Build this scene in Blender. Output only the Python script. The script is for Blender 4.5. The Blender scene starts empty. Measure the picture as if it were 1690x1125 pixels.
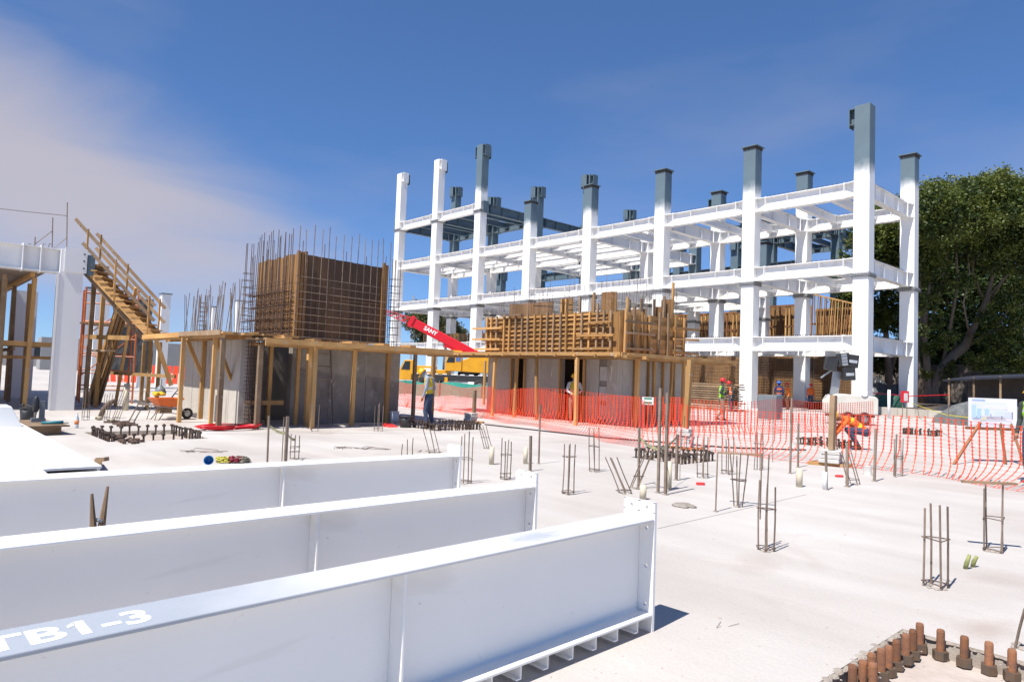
import bpy, bmesh, math, random
from mathutils import Vector, Matrix, Quaternion
random.seed(7)
scene = bpy.context.scene
col = scene.collection
R = math.radians

# ------------------------------------------------------------------ camera
# world axes follow the building grid: X along the front row of columns, Y into the site
CAM_H = 1.6
F_PX, PITCH, ROLL, ANG = 1127.0, 0.0493, 0.0360, 0.8306
def _axes():
    ex = Vector((math.cos(ANG), -math.sin(ANG), 0)); ey = Vector((math.sin(ANG), math.cos(ANG), 0))
    f = Vector((0, math.cos(PITCH), math.sin(PITCH))); r = Vector((1, 0, 0)); u = r.cross(f)
    c, s = math.cos(ROLL), math.sin(ROLL)
    r2 = c * r + s * u; u2 = -s * r + c * u
    g = lambda v: Vector((v.dot(ex), v.dot(ey), v.z))
    return g(r2), g(u2), g(f)
CR, CU, CF = _axes()
cam_data = bpy.data.cameras.new('camera'); cam = bpy.data.objects.new('camera', cam_data); col.objects.link(cam)
cam.matrix_world = Matrix(((CR.x, CU.x, -CF.x, 0), (CR.y, CU.y, -CF.y, 0), (CR.z, CU.z, -CF.z, CAM_H), (0, 0, 0, 1)))
cam_data.sensor_width = 36.0; cam_data.lens = F_PX / 1690 * 36
cam_data.clip_start = 0.05; cam_data.clip_end = 6000
scene.camera = cam
EYE = Vector((0, 0, CAM_H))
def ray(x, y): return CF + (x - 845) / F_PX * CR - (y - 562.5) / F_PX * CU
def gp(x, y, z=0.0):                      # survey: a spot on the ground (or on the level z)
    d = ray(x, y); return EYE + d * ((z - CAM_H) / d.z)
def atx(x, y, X): d = ray(x, y); return EYE + d * (X / d.x)
def aty(x, y, Y): d = ray(x, y); return EYE + d * (Y / d.y)
def proj(p):
    d = Vector(p) - EYE; z = d.dot(CF); return 845 + F_PX * d.dot(CR) / z, 562.5 - F_PX * d.dot(CU) / z
def hgt(p, yt):                           # height of the top of a thing standing at p
    lo, hi = -2.0, 40.0
    for _ in range(40):
        m = (lo + hi) / 2
        if proj((p[0], p[1], m))[1] > yt: lo = m
        else: hi = m
    return lo

# ------------------------------------------------------------------ light
SUN_EL = 59.0
sun_to = Vector((0.105, -1.0, 0)).normalized() * math.cos(R(SUN_EL)) + Vector((0, 0, math.sin(R(SUN_EL))))
sd = bpy.data.lights.new('sun', 'SUN'); sd.energy = 4.4; sd.angle = R(0.53); sd.color = (1.0, 0.955, 0.89)
so = bpy.data.objects.new('sun', sd); col.objects.link(so)
so.rotation_euler = (-sun_to).to_track_quat('-Z', 'Y').to_euler(); so.location = (0, 0, 60)

world = bpy.data.worlds.new('World'); scene.world = world; world.use_nodes = True
nt = world.node_tree; nt.nodes.clear()
def wn(t, **k):
    n = nt.nodes.new(t)
    for a, b in k.items(): setattr(n, a, b)
    return n
sky = wn('ShaderNodeTexSky', sky_type='NISHITA', sun_disc=False)
sky.sun_elevation = R(SUN_EL); sky.sun_rotation = math.atan2(sun_to.x, sun_to.y)
sky.altitude = 3000; sky.air_density = 1.0; sky.dust_density = 0.0; sky.ozone_density = 6.0
tc = wn('ShaderNodeTexCoord')
# deep high-altitude blue: the whole dome gets one response curve and tint
gm = wn('ShaderNodeGamma'); gm.inputs[1].default_value = 0.76; nt.links.new(sky.outputs[0], gm.inputs[0])
tn = wn('ShaderNodeMixRGB', blend_type='MULTIPLY'); tn.inputs[0].default_value = 1.0; nt.links.new(gm.outputs[0], tn.inputs[1]); tn.inputs[2].default_value = (0.575, 0.80, 1.08, 1)
# a bank of thin cirrus low in the west, torn by noise
def wdot(v):
    n = wn('ShaderNodeVectorMath', operation='DOT_PRODUCT'); nt.links.new(tc.outputs['Generated'], n.inputs[0]); n.inputs[1].default_value = tuple(v); return n.outputs['Value']
def wmath(op, a, b=None, c=None):
    n = wn('ShaderNodeMath', operation=op)
    for i, x in enumerate((a, b, c)):
        if x is None: continue
        if isinstance(x, (int, float)): n.inputs[i].default_value = x
        else: nt.links.new(x, n.inputs[i])
    return n.outputs[0]
D0 = ray(70, 310).normalized(); cr_ = Vector((0, 0, 1)).cross(D0).normalized() * -1; cu_ = cr_.cross(D0).normalized()
cr2 = (cr_ - 0.30 * cu_).normalized(); cu2 = (cu_ + 0.30 * cr_).normalized()
e1 = wmath('POWER', wmath('ABSOLUTE', wmath('DIVIDE', wdot(cr2), 0.40)), 2.0)
e2 = wmath('POWER', wmath('ABSOLUTE', wmath('DIVIDE', wdot(cu2), 0.13)), 2.0)
el = wmath('SQRT', wmath('ADD', e1, e2))
mp = wn('ShaderNodeMapping'); nt.links.new(tc.outputs['Generated'], mp.inputs[0]); mp.inputs['Scale'].default_value = (1.6, 1.6, 5.0); mp.inputs['Location'].default_value = (1.7, 0.6, 0.9)
n1 = wn('ShaderNodeTexNoise'); n1.inputs['Scale'].default_value = 2.0; n1.inputs['Detail'].default_value = 6; n1.inputs['Roughness'].default_value = 0.5; n1.inputs['Distortion'].default_value = 0.6
nt.links.new(mp.outputs[0], n1.inputs['Vector'])
cv = wmath('ADD', wmath('SUBTRACT', 1.25, el), wmath('MULTIPLY', wmath('SUBTRACT', n1.outputs['Fac'], 0.5), 1.25))
mr0 = wn('ShaderNodeMapRange'); mr0.interpolation_type = 'SMOOTHSTEP'; mr0.inputs[1].default_value = -0.25; mr0.inputs[2].default_value = 1.15; mr0.inputs[3].default_value = 0.0; mr0.inputs[4].default_value = 0.86; nt.links.new(cv, mr0.inputs[0])
fw0 = wmath('GREATER_THAN', wdot(D0), 0.0); cf = wmath('MULTIPLY', mr0.outputs[0], fw0)
# faint veil elsewhere
mp2 = wn('ShaderNodeMapping'); nt.links.new(tc.outputs['Generated'], mp2.inputs[0]); mp2.inputs['Scale'].default_value = (1.2, 1.2, 4.0)
n2w = wn('ShaderNodeTexNoise'); n2w.inputs['Scale'].default_value = 1.4; n2w.inputs['Detail'].default_value = 5; nt.links.new(mp2.outputs[0], n2w.inputs['Vector'])
mr1 = wn('ShaderNodeMapRange'); mr1.inputs[1].default_value = 0.48; mr1.inputs[2].default_value = 0.85; mr1.inputs[3].default_value = 0.0; mr1.inputs[4].default_value = 0.30; nt.links.new(n2w.outputs['Fac'], mr1.inputs[0])
cf = wmath('MAXIMUM', cf, mr1.outputs[0])
mx = wn('ShaderNodeMixRGB'); nt.links.new(cf, mx.inputs[0]); nt.links.new(tn.outputs[0], mx.inputs[1]); mx.inputs[2].default_value = (2.95, 2.74, 2.98, 1)
bg = wn('ShaderNodeBackground'); nt.links.new(mx.outputs[0], bg.inputs[0]); bg.inputs[1].default_value = 0.12
ow = wn('ShaderNodeOutputWorld'); nt.links.new(bg.outputs[0], ow.inputs[0])
vs = scene.view_settings; vs.view_transform = 'Standard'; vs.look = 'None'; vs.exposure = 0.72; vs.gamma = 1.0; vs.use_curve_mapping = False

# ------------------------------------------------------------------ materials
MATS = {}
def mat(name, c, rough=0.7, c2=None, scale=3.0, amt=0.5, bump=0.0, bscale=None, metal=0.0, stretch=None, rnd=0.0, spec=0.5, detail=5):
    if name in MATS: return MATS[name]
    m = bpy.data.materials.new(name); m.use_nodes = True; t = m.node_tree; b = t.nodes['Principled BSDF']
    b.inputs['Roughness'].default_value = rough; b.inputs['Metallic'].default_value = metal; b.inputs['Specular IOR Level'].default_value = spec
    c = tuple(c) + (1,); c2 = (tuple(c2) + (1,)) if c2 else tuple(v * 0.7 for v in c[:3]) + (1,)
    tcn = t.nodes.new('ShaderNodeTexCoord'); mpn = t.nodes.new('ShaderNodeMapping'); t.links.new(tcn.outputs['Object'], mpn.inputs[0])
    if stretch: mpn.inputs['Scale'].default_value = stretch
    nz = t.nodes.new('ShaderNodeTexNoise'); nz.inputs['Scale'].default_value = scale; nz.inputs['Detail'].default_value = detail; nz.inputs['Roughness'].default_value = 0.6
    t.links.new(mpn.outputs[0], nz.inputs['Vector'])
    rp = t.nodes.new('ShaderNodeValToRGB'); rp.color_ramp.elements[0].position = 0.5 - 0.3 * amt - 0.05; rp.color_ramp.elements[1].position = 0.5 + 0.3 * (1 - amt) + 0.1
    rp.color_ramp.elements[0].color = c2; rp.color_ramp.elements[1].color = c
    t.links.new(nz.outputs['Fac'], rp.inputs[0]); last = rp.outputs[0]
    if rnd:
        oi = t.nodes.new('ShaderNodeObjectInfo'); mr = t.nodes.new('ShaderNodeMapRange'); mr.inputs[3].default_value = 1 - rnd; mr.inputs[4].default_value = 1 + rnd
        t.links.new(oi.outputs['Random'], mr.inputs[0])
        hs = t.nodes.new('ShaderNodeHueSaturation'); t.links.new(mr.outputs[0], hs.inputs['Value']); t.links.new(last, hs.inputs['Color']); last = hs.outputs[0]
    t.links.new(last, b.inputs['Base Color'])
    if bump:
        nb = t.nodes.new('ShaderNodeTexNoise'); nb.inputs['Scale'].default_value = bscale or scale * 6; nb.inputs['Detail'].default_value = 6
        t.links.new(mpn.outputs[0], nb.inputs['Vector'])
        bp = t.nodes.new('ShaderNodeBump'); bp.inputs['Strength'].default_value = bump; bp.inputs['Distance'].default_value = 0.02
        t.links.new(nb.outputs['Fac'], bp.inputs['Height']); t.links.new(bp.outputs[0], b.inputs['Normal'])
    MATS[name] = m; return m

def fade_mat(name, zt, low, high, width=1.1):     # site paint sprayed over shop primer up to a height zt (above the part's own base)
    if name in MATS: return MATS[name]
    m = bpy.data.materials.new(name); m.use_nodes = True; t = m.node_tree; b = t.nodes['Principled BSDF']; b.inputs['Roughness'].default_value = 0.5
    tcn = t.nodes.new('ShaderNodeTexCoord'); sp = t.nodes.new('ShaderNodeSeparateXYZ'); t.links.new(tcn.outputs['Object'], sp.inputs[0])
    nz = t.nodes.new('ShaderNodeTexNoise'); nz.inputs['Scale'].default_value = 1.3; nz.inputs['Detail'].default_value = 3; t.links.new(tcn.outputs['Object'], nz.inputs['Vector'])
    ma = t.nodes.new('ShaderNodeMath'); ma.operation = 'MULTIPLY_ADD'; ma.inputs[1].default_value = 1.2; t.links.new(nz.outputs['Fac'], ma.inputs[0]); t.links.new(sp.outputs['Z'], ma.inputs[2])
    mr = t.nodes.new('ShaderNodeMapRange'); mr.interpolation_type = 'SMOOTHSTEP'; mr.inputs[1].default_value = zt + 0.6 - width / 2; mr.inputs[2].default_value = zt + 0.6 + width / 2
    t.links.new(ma.outputs[0], mr.inputs[0])
    n2 = t.nodes.new('ShaderNodeTexNoise'); n2.inputs['Scale'].default_value = 0.8; n2.inputs['Detail'].default_value = 5; t.links.new(tcn.outputs['Object'], n2.inputs['Vector'])
    hv = t.nodes.new('ShaderNodeMixRGB'); hv.inputs[1].default_value = tuple(v * 0.82 for v in high) + (1,); hv.inputs[2].default_value = tuple(v * 1.15 for v in high) + (1,); t.links.new(n2.outputs['Fac'], hv.inputs[0])
    lv = t.nodes.new('ShaderNodeMixRGB'); lv.inputs[1].default_value = tuple(v * 0.95 for v in low) + (1,); lv.inputs[2].default_value = tuple(min(1, v * 1.03) for v in low) + (1,); t.links.new(n2.outputs['Fac'], lv.inputs[0])
    mx_ = t.nodes.new('ShaderNodeMixRGB'); t.links.new(mr.outputs[0], mx_.inputs[0]); t.links.new(lv.outputs[0], mx_.inputs[1]); t.links.new(hv.outputs[0], mx_.inputs[2])
    t.links.new(mx_.outputs[0], b.inputs['Base Color']); MATS[name] = m; return m

WHITE = (0.84, 0.83, 0.81); PRIMER = (0.115, 0.165, 0.195)
M_white = mat('white_paint', WHITE, 0.45, (0.80, 0.79, 0.775), 0.9, 0.35, 0.03, 30)
M_primer = mat('grey_primer', PRIMER, 0.55, (0.085, 0.125, 0.15), 0.8, 0.5)
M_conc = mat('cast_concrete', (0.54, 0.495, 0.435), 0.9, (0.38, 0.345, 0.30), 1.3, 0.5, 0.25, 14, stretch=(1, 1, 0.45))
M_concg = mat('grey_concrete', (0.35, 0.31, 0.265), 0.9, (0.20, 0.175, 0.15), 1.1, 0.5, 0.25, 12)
M_pine = mat('pine_timber', (0.58, 0.34, 0.125), 0.75, (0.34, 0.18, 0.06), 2.2, 0.5, 0.15, 18, stretch=(1, 1, 0.25), rnd=0.36)
M_pinel = mat('pine_board', (0.56, 0.325, 0.115), 0.75, (0.32, 0.165, 0.055), 2.2, 0.5, 0.15, 18, stretch=(0.3, 1, 1), rnd=0.38)
M_old = mat('weathered_timber', (0.36, 0.25, 0.15), 0.85, (0.20, 0.125, 0.07), 2.0, 0.5, 0.2, 20, rnd=0.3)
M_ply = mat('used_plywood', (0.36, 0.195, 0.068), 0.7, (0.17, 0.082, 0.03), 1.6, 0.5, 0.1, 20, stretch=(1, 1, 0.35), rnd=0.22)
M_rebar = mat('rusty_rebar', (0.16, 0.10, 0.07), 0.85, (0.075, 0.05, 0.04), 8, 0.5)
M_bar = mat('dull_steel_bar', (0.27, 0.21, 0.16), 0.75, (0.14, 0.10, 0.075), 7, 0.5, rnd=0.3)
M_rust = mat('orange_rust', (0.34, 0.135, 0.05), 0.88, (0.17, 0.085, 0.055), 14, 0.5, 0.15, 60, rnd=0.35)
M_nut = mat('dark_steel_nut', (0.085, 0.08, 0.075), 0.6, (0.16, 0.10, 0.06), 14, 0.4, metal=0.3)
M_bolt = mat('brown_bolt_steel', (0.10, 0.065, 0.045), 0.75, (0.05, 0.035, 0.03), 9, 0.5)
M_pvc = mat('cream_pvc', (0.62, 0.56, 0.44), 0.55, (0.50, 0.44, 0.33), 5, 0.4)
M_netr = mat('orange_net_plastic', (0.85, 0.085, 0.02), 0.5, (0.70, 0.05, 0.015), 3, 0.5)
M_teal = mat('teal_shade_cloth', (0.05, 0.36, 0.27), 0.8, (0.03, 0.26, 0.20), 4, 0.5)
M_red = mat('red_paint', (0.68, 0.012, 0.025), 0.35, (0.55, 0.01, 0.02), 2, 0.4)
M_yel = mat('yellow_paint', (0.72, 0.36, 0.015), 0.4, (0.60, 0.28, 0.012), 1.6, 0.4)
M_blk = mat('black_rubber', (0.018, 0.018, 0.018), 0.7, (0.03, 0.028, 0.025), 6, 0.5)
M_glass = mat('dark_glass', (0.02, 0.028, 0.035), 0.08, (0.03, 0.035, 0.04), 1, 0.5)
M_galv = mat('galvanised_steel', (0.45, 0.46, 0.47), 0.45, (0.33, 0.34, 0.35), 5, 0.5, metal=0.6)
M_grey = mat('grey_enamel', (0.19, 0.21, 0.23), 0.5, (0.15, 0.165, 0.18), 3, 0.5)
M_orng = mat('orange_scaffold_paint', (0.62, 0.17, 0.035), 0.5, (0.42, 0.10, 0.03), 4, 0.5)
M_black = mat('black_plastic', (0.02, 0.021, 0.023), 0.45, (0.035, 0.035, 0.035), 4, 0.5)

def specks(m, scale, thr, c, amt, stretch=(1, 1, 1), detail=4):   # sparse scuffs, splashes and dirt over a material
    t = m.node_tree; b = t.nodes['Principled BSDF']; lk = b.inputs['Base Color'].links[0].from_socket
    tcn = t.nodes.new('ShaderNodeTexCoord'); mpn = t.nodes.new('ShaderNodeMapping'); mpn.inputs['Scale'].default_value = stretch; t.links.new(tcn.outputs['Object'], mpn.inputs[0])
    nz = t.nodes.new('ShaderNodeTexNoise'); nz.inputs['Scale'].default_value = scale; nz.inputs['Detail'].default_value = detail; nz.inputs['Distortion'].default_value = 0.5; t.links.new(mpn.outputs[0], nz.inputs['Vector'])
    mr = t.nodes.new('ShaderNodeMapRange'); mr.inputs[1].default_value = thr; mr.inputs[2].default_value = thr + 0.10; mr.inputs[4].default_value = amt; t.links.new(nz.outputs['Fac'], mr.inputs[0])
    mx_ = t.nodes.new('ShaderNodeMixRGB'); t.links.new(mr.outputs[0], mx_.inputs[0]); t.links.new(lk, mx_.inputs[1]); mx_.inputs[2].default_value = tuple(c) + (1,); t.links.new(mx_.outputs[0], b.inputs['Base Color'])
    return m
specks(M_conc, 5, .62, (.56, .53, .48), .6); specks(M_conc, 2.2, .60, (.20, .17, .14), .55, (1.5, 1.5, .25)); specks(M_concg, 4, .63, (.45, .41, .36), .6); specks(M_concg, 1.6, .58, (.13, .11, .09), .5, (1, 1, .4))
specks(M_pine, 7, .63, (.45, .42, .38), .55); specks(M_pinel, 6, .62, (.42, .39, .35), .55); specks(M_ply, 5, .62, (.36, .32, .27), .45); specks(M_old, 6, .62, (.45, .42, .38), .5)
specks(M_yel, 3, .64, (.25, .16, .06), .5); specks(M_red, 2.5, .66, (.30, .03, .03), .5); specks(M_white, 1.1, .66, (.60, .57, .53), .45, (1, 1, .35))

# ------------------------------------------------------------------ mesh helpers
class MB:
    def __init__(s): s.v = []; s.f = []
    def add(s, vs, fs):
        o = len(s.v); s.v += [Vector(v) for v in vs]; s.f += [tuple(i + o for i in f) for f in fs]; return s
    def box(s, c, d, rot=None, taper=None):
        x, y, z = d[0] / 2, d[1] / 2, d[2] / 2; c = Vector(c)
        vs = [Vector((sx * x, sy * y, sz * z)) for sz in (-1, 1) for sy in (-1, 1) for sx in (-1, 1)]
        if taper:
            for v in vs:
                if v.z > 0: v.x *= taper[0]; v.y *= taper[1]
        if rot is not None: vs = [rot @ v for v in vs]
        return s.add([c + v for v in vs], [(0, 2, 3, 1), (4, 5, 7, 6), (0, 1, 5, 4), (2, 6, 7, 3), (0, 4, 6, 2), (1, 3, 7, 5)])
    def mm(s, x0, x1, y0, y1, z0, z1): return s.box(((x0 + x1) / 2, (y0 + y1) / 2, (z0 + z1) / 2), (x1 - x0, y1 - y0, z1 - z0))
    def bar(s, p, q, w, h, up=(0, 0, 1)):             # rectangular bar from p to q, w sideways, h along up
        p, q = Vector(p), Vector(q); d = (q - p); L = d.length; d.normalize(); up = Vector(up)
        if abs(d.dot(up)) > 0.98: up = Vector((0, 1, 0))
        sd_ = d.cross(up).normalized(); u = sd_.cross(d)
        m = Matrix((sd_, d, u)).transposed()
        return s.box((p + q) / 2, (w, L, h), m)
    def tube(s, pts, r, n=6, caps=True):
        pts = [Vector(p) for p in pts]; rs = r if isinstance(r, (list, tuple)) else [r] * len(pts)
        o = len(s.v); pu = None
        for k, p in enumerate(pts):
            a = pts[max(0, k - 1)]; b = pts[min(len(pts) - 1, k + 1)]; d = (b - a).normalized()
            if pu is None:
                pu = Vector((1, 0, 0)) if abs(d.x) < 0.9 else Vector((0, 1, 0))
            e = (pu - d * pu.dot(d)).normalized(); g = d.cross(e); pu = e
            for i in range(n):
                t = 2 * math.pi * i / n; s.v.append(p + (e * math.cos(t) + g * math.sin(t)) * rs[k])
        for k in range(len(pts) - 1):
            for i in range(n):
                j = (i + 1) % n; s.f.append((o + k * n + i, o + k * n + j, o + (k + 1) * n + j, o + (k + 1) * n + i))
        if caps:
            s.f.append(tuple(o + i for i in reversed(range(n)))); e = o + (len(pts) - 1) * n; s.f.append(tuple(e + i for i in range(n)))
        return s
    def lathe(s, prof, n=16, c=(0, 0, 0)):
        o = len(s.v); c = Vector(c)
        for r, z in prof:
            for i in range(n):
                t = 2 * math.pi * i / n; s.v.append(c + Vector((r * math.cos(t), r * math.sin(t), z)))
        for k in range(len(prof) - 1):
            for i in range(n):
                j = (i + 1) % n; s.f.append((o + k * n + i, o + k * n + j, o + (k + 1) * n + j, o + (k + 1) * n + i))
        if prof[0][0] > 1e-4: s.f.append(tuple(o + i for i in reversed(range(n))))
        if prof[-1][0] > 1e-4: e = o + (len(prof) - 1) * n; s.f.append(tuple(e + i for i in range(n)))
        return s
    def prism(s, poly, a, b, axis='y'):               # polygon in the plane across axis, swept from a to b
        n = len(poly)
        def mk(p, t): return {'y': (p[0], t, p[1]), 'x': (t, p[0], p[1]), 'z': (p[0], p[1], t)}[axis]
        vs = [mk(p, a) for p in poly] + [mk(p, b) for p in poly]
        fs = [tuple(range(n)), tuple(reversed(range(n, 2 * n)))] + [(i, i + n, (i + 1) % n + n, (i + 1) % n) for i in range(n)]
        return s.add(vs, fs)
    def ball(s, c, r, sc=(1, 1, 1), n=10, m=7):
        c = Vector(c); o = len(s.v)
        for k in range(m + 1):
            ph = math.pi * k / m
            for i in range(n):
                t = 2 * math.pi * i / n
                s.v.append(c + Vector((r * sc[0] * math.sin(ph) * math.cos(t), r * sc[1] * math.sin(ph) * math.sin(t), r * sc[2] * math.cos(ph))))
        for k in range(m):
            for i in range(n):
                j = (i + 1) % n; s.f.append((o + k * n + i, o + (k + 1) * n + i, o + (k + 1) * n + j, o + k * n + j))
        return s
    def xf(s, M): s.v = [M @ v for v in s.v]; return s
    def mesh(s, name, off=Vector((0, 0, 0)), smooth=False, fix=True):
        me = bpy.data.meshes.new(name); me.from_pydata([tuple(v - off) for v in s.v], [], s.f); me.update()
        if fix:
            b = bmesh.new(); b.from_mesh(me); bmesh.ops.recalc_face_normals(b, faces=b.faces); b.to_mesh(me); b.free()
        if smooth:
            for p in me.polygons: p.use_smooth = True
        return me
    def build(s, name, m, parent=None, smooth=False, fix=True):
        root = parent
        off = Vector((0, 0, 0))
        if parent is not None: off = ORG.get(parent.name, Vector((0, 0, 0)))
        me = s.mesh(name, off, smooth, fix); me.materials.append(m)
        o = bpy.data.objects.new(name, me); col.objects.link(o); o.parent = parent
        if parent is not None: ORG[o.name] = off
        return o
ORG = {}
def tag(o, label=None, cat=None, group=None, kind=None):
    if label: o['label'] = label
    if cat: o['category'] = cat
    if group: o['group'] = group
    if kind: o['kind'] = kind
    return o
def thing(name, label, cat, loc=(0, 0, 0), rz=0.0, group=None, local=False):
    """An Empty at the thing's base. Parts are written in world coordinates, or in its own when local."""
    e = bpy.data.objects.new(name, None); col.objects.link(e); e.empty_display_size = 0.2
    e.location = loc; e.rotation_euler = (0, 0, rz)
    ORG[e.name] = Vector((0, 0, 0)) if local else Vector(loc)
    return tag(e, label, cat, group)
def inst(name, me, parent=None, loc=(0, 0, 0), rot=None, m=None, scale=None):
    o = bpy.data.objects.new(name, me); col.objects.link(o); o.parent = parent
    off = ORG.get(parent.name, Vector((0, 0, 0))) if parent is not None else Vector((0, 0, 0))
    o.location = Vector(loc) - off
    if rot is not None: o.rotation_euler = rot
    if scale is not None: o.scale = scale
    if m is not None and not me.materials: me.materials.append(m)
    ORG[o.name] = Vector(loc)
    return o
def one(name, mb, m, label, cat, group=None, smooth=False, base=None):   # a thing that is one mesh, origin at its base
    b = Vector(base) if base is not None else Vector((sum(v.x for v in mb.v) / len(mb.v), sum(v.y for v in mb.v) / len(mb.v), min(v.z for v in mb.v)))
    me = mb.mesh(name, b, smooth); me.materials.append(m); o = bpy.data.objects.new(name, me); col.objects.link(o); o.location = b; ORG[o.name] = b
    return tag(o, label, cat, group)
def copy_tree(o, parent=None):
    c = o.copy(); col.objects.link(c); c.parent = parent
    for ch in list(o.children): copy_tree(ch, c)
    return c
def text_mesh(s, size, bold=0.0, ext=0.001):
    cu = bpy.data.curves.new('lettering', 'FONT'); cu.body = s; cu.size = size; cu.offset = bold; cu.extrude = ext; cu.resolution_u = 3
    t = bpy.data.objects.new('lettering', cu); col.objects.link(t)
    bpy.context.view_layer.update(); dg = bpy.context.evaluated_depsgraph_get()
    me = bpy.data.meshes.new_from_object(t.evaluated_get(dg)); me.name = 'lettering'
    bpy.data.objects.remove(t); return me
def jit(a): return random.uniform(-a, a)

# ------------------------------------------------------------------ ground
def ground_mat():
    m = bpy.data.materials.new('dusty_concrete_slab'); m.use_nodes = True; t = m.node_tree; b = t.nodes['Principled BSDF']; b.inputs['Roughness'].default_value = 0.92
    b.inputs['Specular IOR Level'].default_value = 0.2
    g = t.nodes.new('ShaderNodeNewGeometry')
    def nz(sc, det, st=None, dist=0.0):
        n = t.nodes.new('ShaderNodeTexNoise'); n.inputs['Scale'].default_value = sc; n.inputs['Detail'].default_value = det; n.inputs['Distortion'].default_value = dist
        if st:
            mp_ = t.nodes.new('ShaderNodeMapping'); mp_.inputs['Scale'].default_value = st[0]; mp_.inputs['Rotation'].default_value = (0, 0, st[1]); t.links.new(g.outputs['Position'], mp_.inputs[0]); t.links.new(mp_.outputs[0], n.inputs['Vector'])
        else: t.links.new(g.outputs['Position'], n.inputs['Vector'])
        return n
    def ramp(n, a, bb, ca, cb):
        r_ = t.nodes.new('ShaderNodeValToRGB'); r_.color_ramp.elements[0].position = a; r_.color_ramp.elements[1].position = bb; r_.color_ramp.elements[0].color = ca + (1,); r_.color_ramp.elements[1].color = cb + (1,); t.links.new(n.outputs['Fac'], r_.inputs[0]); return r_
    def mixc(f, a, b_, mode='MIX'):
        x = t.nodes.new('ShaderNodeMixRGB'); x.blend_type = mode
        if isinstance(f, float): x.inputs[0].default_value = f
        else: t.links.new(f, x.inputs[0])
        t.links.new(a, x.inputs[1])
        if isinstance(b_, tuple): x.inputs[2].default_value = b_ + (1,)
        else: t.links.new(b_, x.inputs[2])
        return x.outputs[0]
    base = ramp(nz(0.32, 6), 0.33, 0.66, (0.425, 0.39, 0.362), (0.515, 0.49, 0.465)).outputs[0]
    streak = ramp(nz(1.0, 5, ((0.25, 1.6, 1), 0.7), 0.4), 0.35, 0.7, (0.92, 0.915, 0.91), (1.04, 1.04, 1.04)).outputs[0]
    c = mixc(1.0, base, streak, 'MULTIPLY')
    st = ramp(nz(0.55, 5, None, 0.8), 0.60, 0.74, (0, 0, 0), (1, 1, 1)).outputs[0]
    c2 = mixc(1.0, c, (0.86, 0.80, 0.765), 'MULTIPLY'); c = mixc(st, c, c2)
    sp = ramp(nz(9, 3), 0.68, 0.80, (0, 0, 0), (0.45, 0.45, 0.45)).outputs[0]
    c3 = mixc(1.0, c, (0.78, 0.73, 0.69), 'MULTIPLY'); c = mixc(sp, c, c3)
    sp2_ = ramp(nz(2.6, 6, None, 1.5), 0.62, 0.70, (0, 0, 0), (0.5, 0.5, 0.5)).outputs[0]
    c4 = mixc(1.0, c, (1.10, 1.10, 1.10), 'MULTIPLY'); c = mixc(sp2_, c, c4)
    sp3_ = ramp(nz(34, 2), 0.74, 0.79, (0, 0, 0), (0.7, 0.7, 0.7)).outputs[0]
    c5 = mixc(1.0, c, (0.62, 0.56, 0.52), 'MULTIPLY'); c = mixc(sp3_, c, c5)
    fine = ramp(nz(60, 3), 0.3, 0.7, (0.94, 0.94, 0.94), (1.04, 1.04, 1.04)).outputs[0]
    c = mixc(1.0, c, fine, 'MULTIPLY')
    t.links.new(c, b.inputs['Base Color'])
    n1_ = nz(28, 7); n2_ = nz(3, 4)
    ad_ = t.nodes.new('ShaderNodeMath'); ad_.operation = 'ADD'; t.links.new(n1_.outputs['Fac'], ad_.inputs[0]); t.links.new(n2_.outputs['Fac'], ad_.inputs[1])
    bp = t.nodes.new('ShaderNodeBump'); bp.inputs['Strength'].default_value = 0.35; bp.inputs['Distance'].default_value = 0.012; t.links.new(ad_.outputs[0], bp.inputs['Height']); t.links.new(bp.outputs[0], b.inputs['Normal'])
    return m
M_ground = ground_mat()
M_pit = mat('rough_pit_concrete', (0.38, 0.335, 0.29), 0.95, (0.25, 0.21, 0.175), 4, 0.5, 0.6, 25)
M_pitf = mat('pit_floor_grout', (0.52, 0.46, 0.41), 0.95, (0.36, 0.29, 0.25), 3, 0.5, 0.5, 22)

def rect(pts):
    xs = [p.x for p in pts]; ys = [p.y for p in pts]; return min(xs), max(xs), min(ys), max(ys)
n0 = gp(1490, 1037); 
PITS = {
 'near': (n0.x, n0.x + 1.35, n0.y - 1.30, n0.y),
 'left': rect([gp(150, 722), gp(286, 707)]),
 'mid': None, 'centre': None, 'fence': None, 'far': None}
def cpit(x, y, w, d): p = gp(x, y); return (p.x - w / 2, p.x + w / 2, p.y - d / 2, p.y + d / 2)
PITS['left'] = cpit(240, 718, 2.2, 1.9)
PITS['mid'] = cpit(1112, 757, 1.25, 1.25)
PITS['centre'] = cpit(735, 706, 1.5, 1.7)
PITS['fence'] = cpit(1365, 734, 1.3, 1.3)
PITS['far'] = cpit(1522, 717, 1.1, 1.1)
DEPTH = {'near': 0.11, 'left': 0.09, 'mid': 0.05, 'centre': 0.05, 'fence': 0.07, 'far': 0.05}
xs = sorted(set([-900, 900] + [v for p in PITS.values() for v in p[:2]])); ys = sorted(set([-900, 1500] + [v for p in PITS.values() for v in p[2:]]))
g = MB(); idx = {}
def gv(x, y):
    if (x, y) not in idx: idx[(x, y)] = len(g.v); g.v.append(Vector((x, y, 0)))
    return idx[(x, y)]
for a in range(len(xs) - 1):
    for b_ in range(len(ys) - 1):
        cx, cy = (xs[a] + xs[a + 1]) / 2, (ys[b_] + ys[b_ + 1]) / 2
        if any(p[0] < cx < p[1] and p[2] < cy < p[3] for p in PITS.values()): continue
        g.f.append((gv(xs[a], ys[b_]), gv(xs[a + 1], ys[b_]), gv(xs[a + 1], ys[b_ + 1]), gv(xs[a], ys[b_ + 1])))
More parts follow.
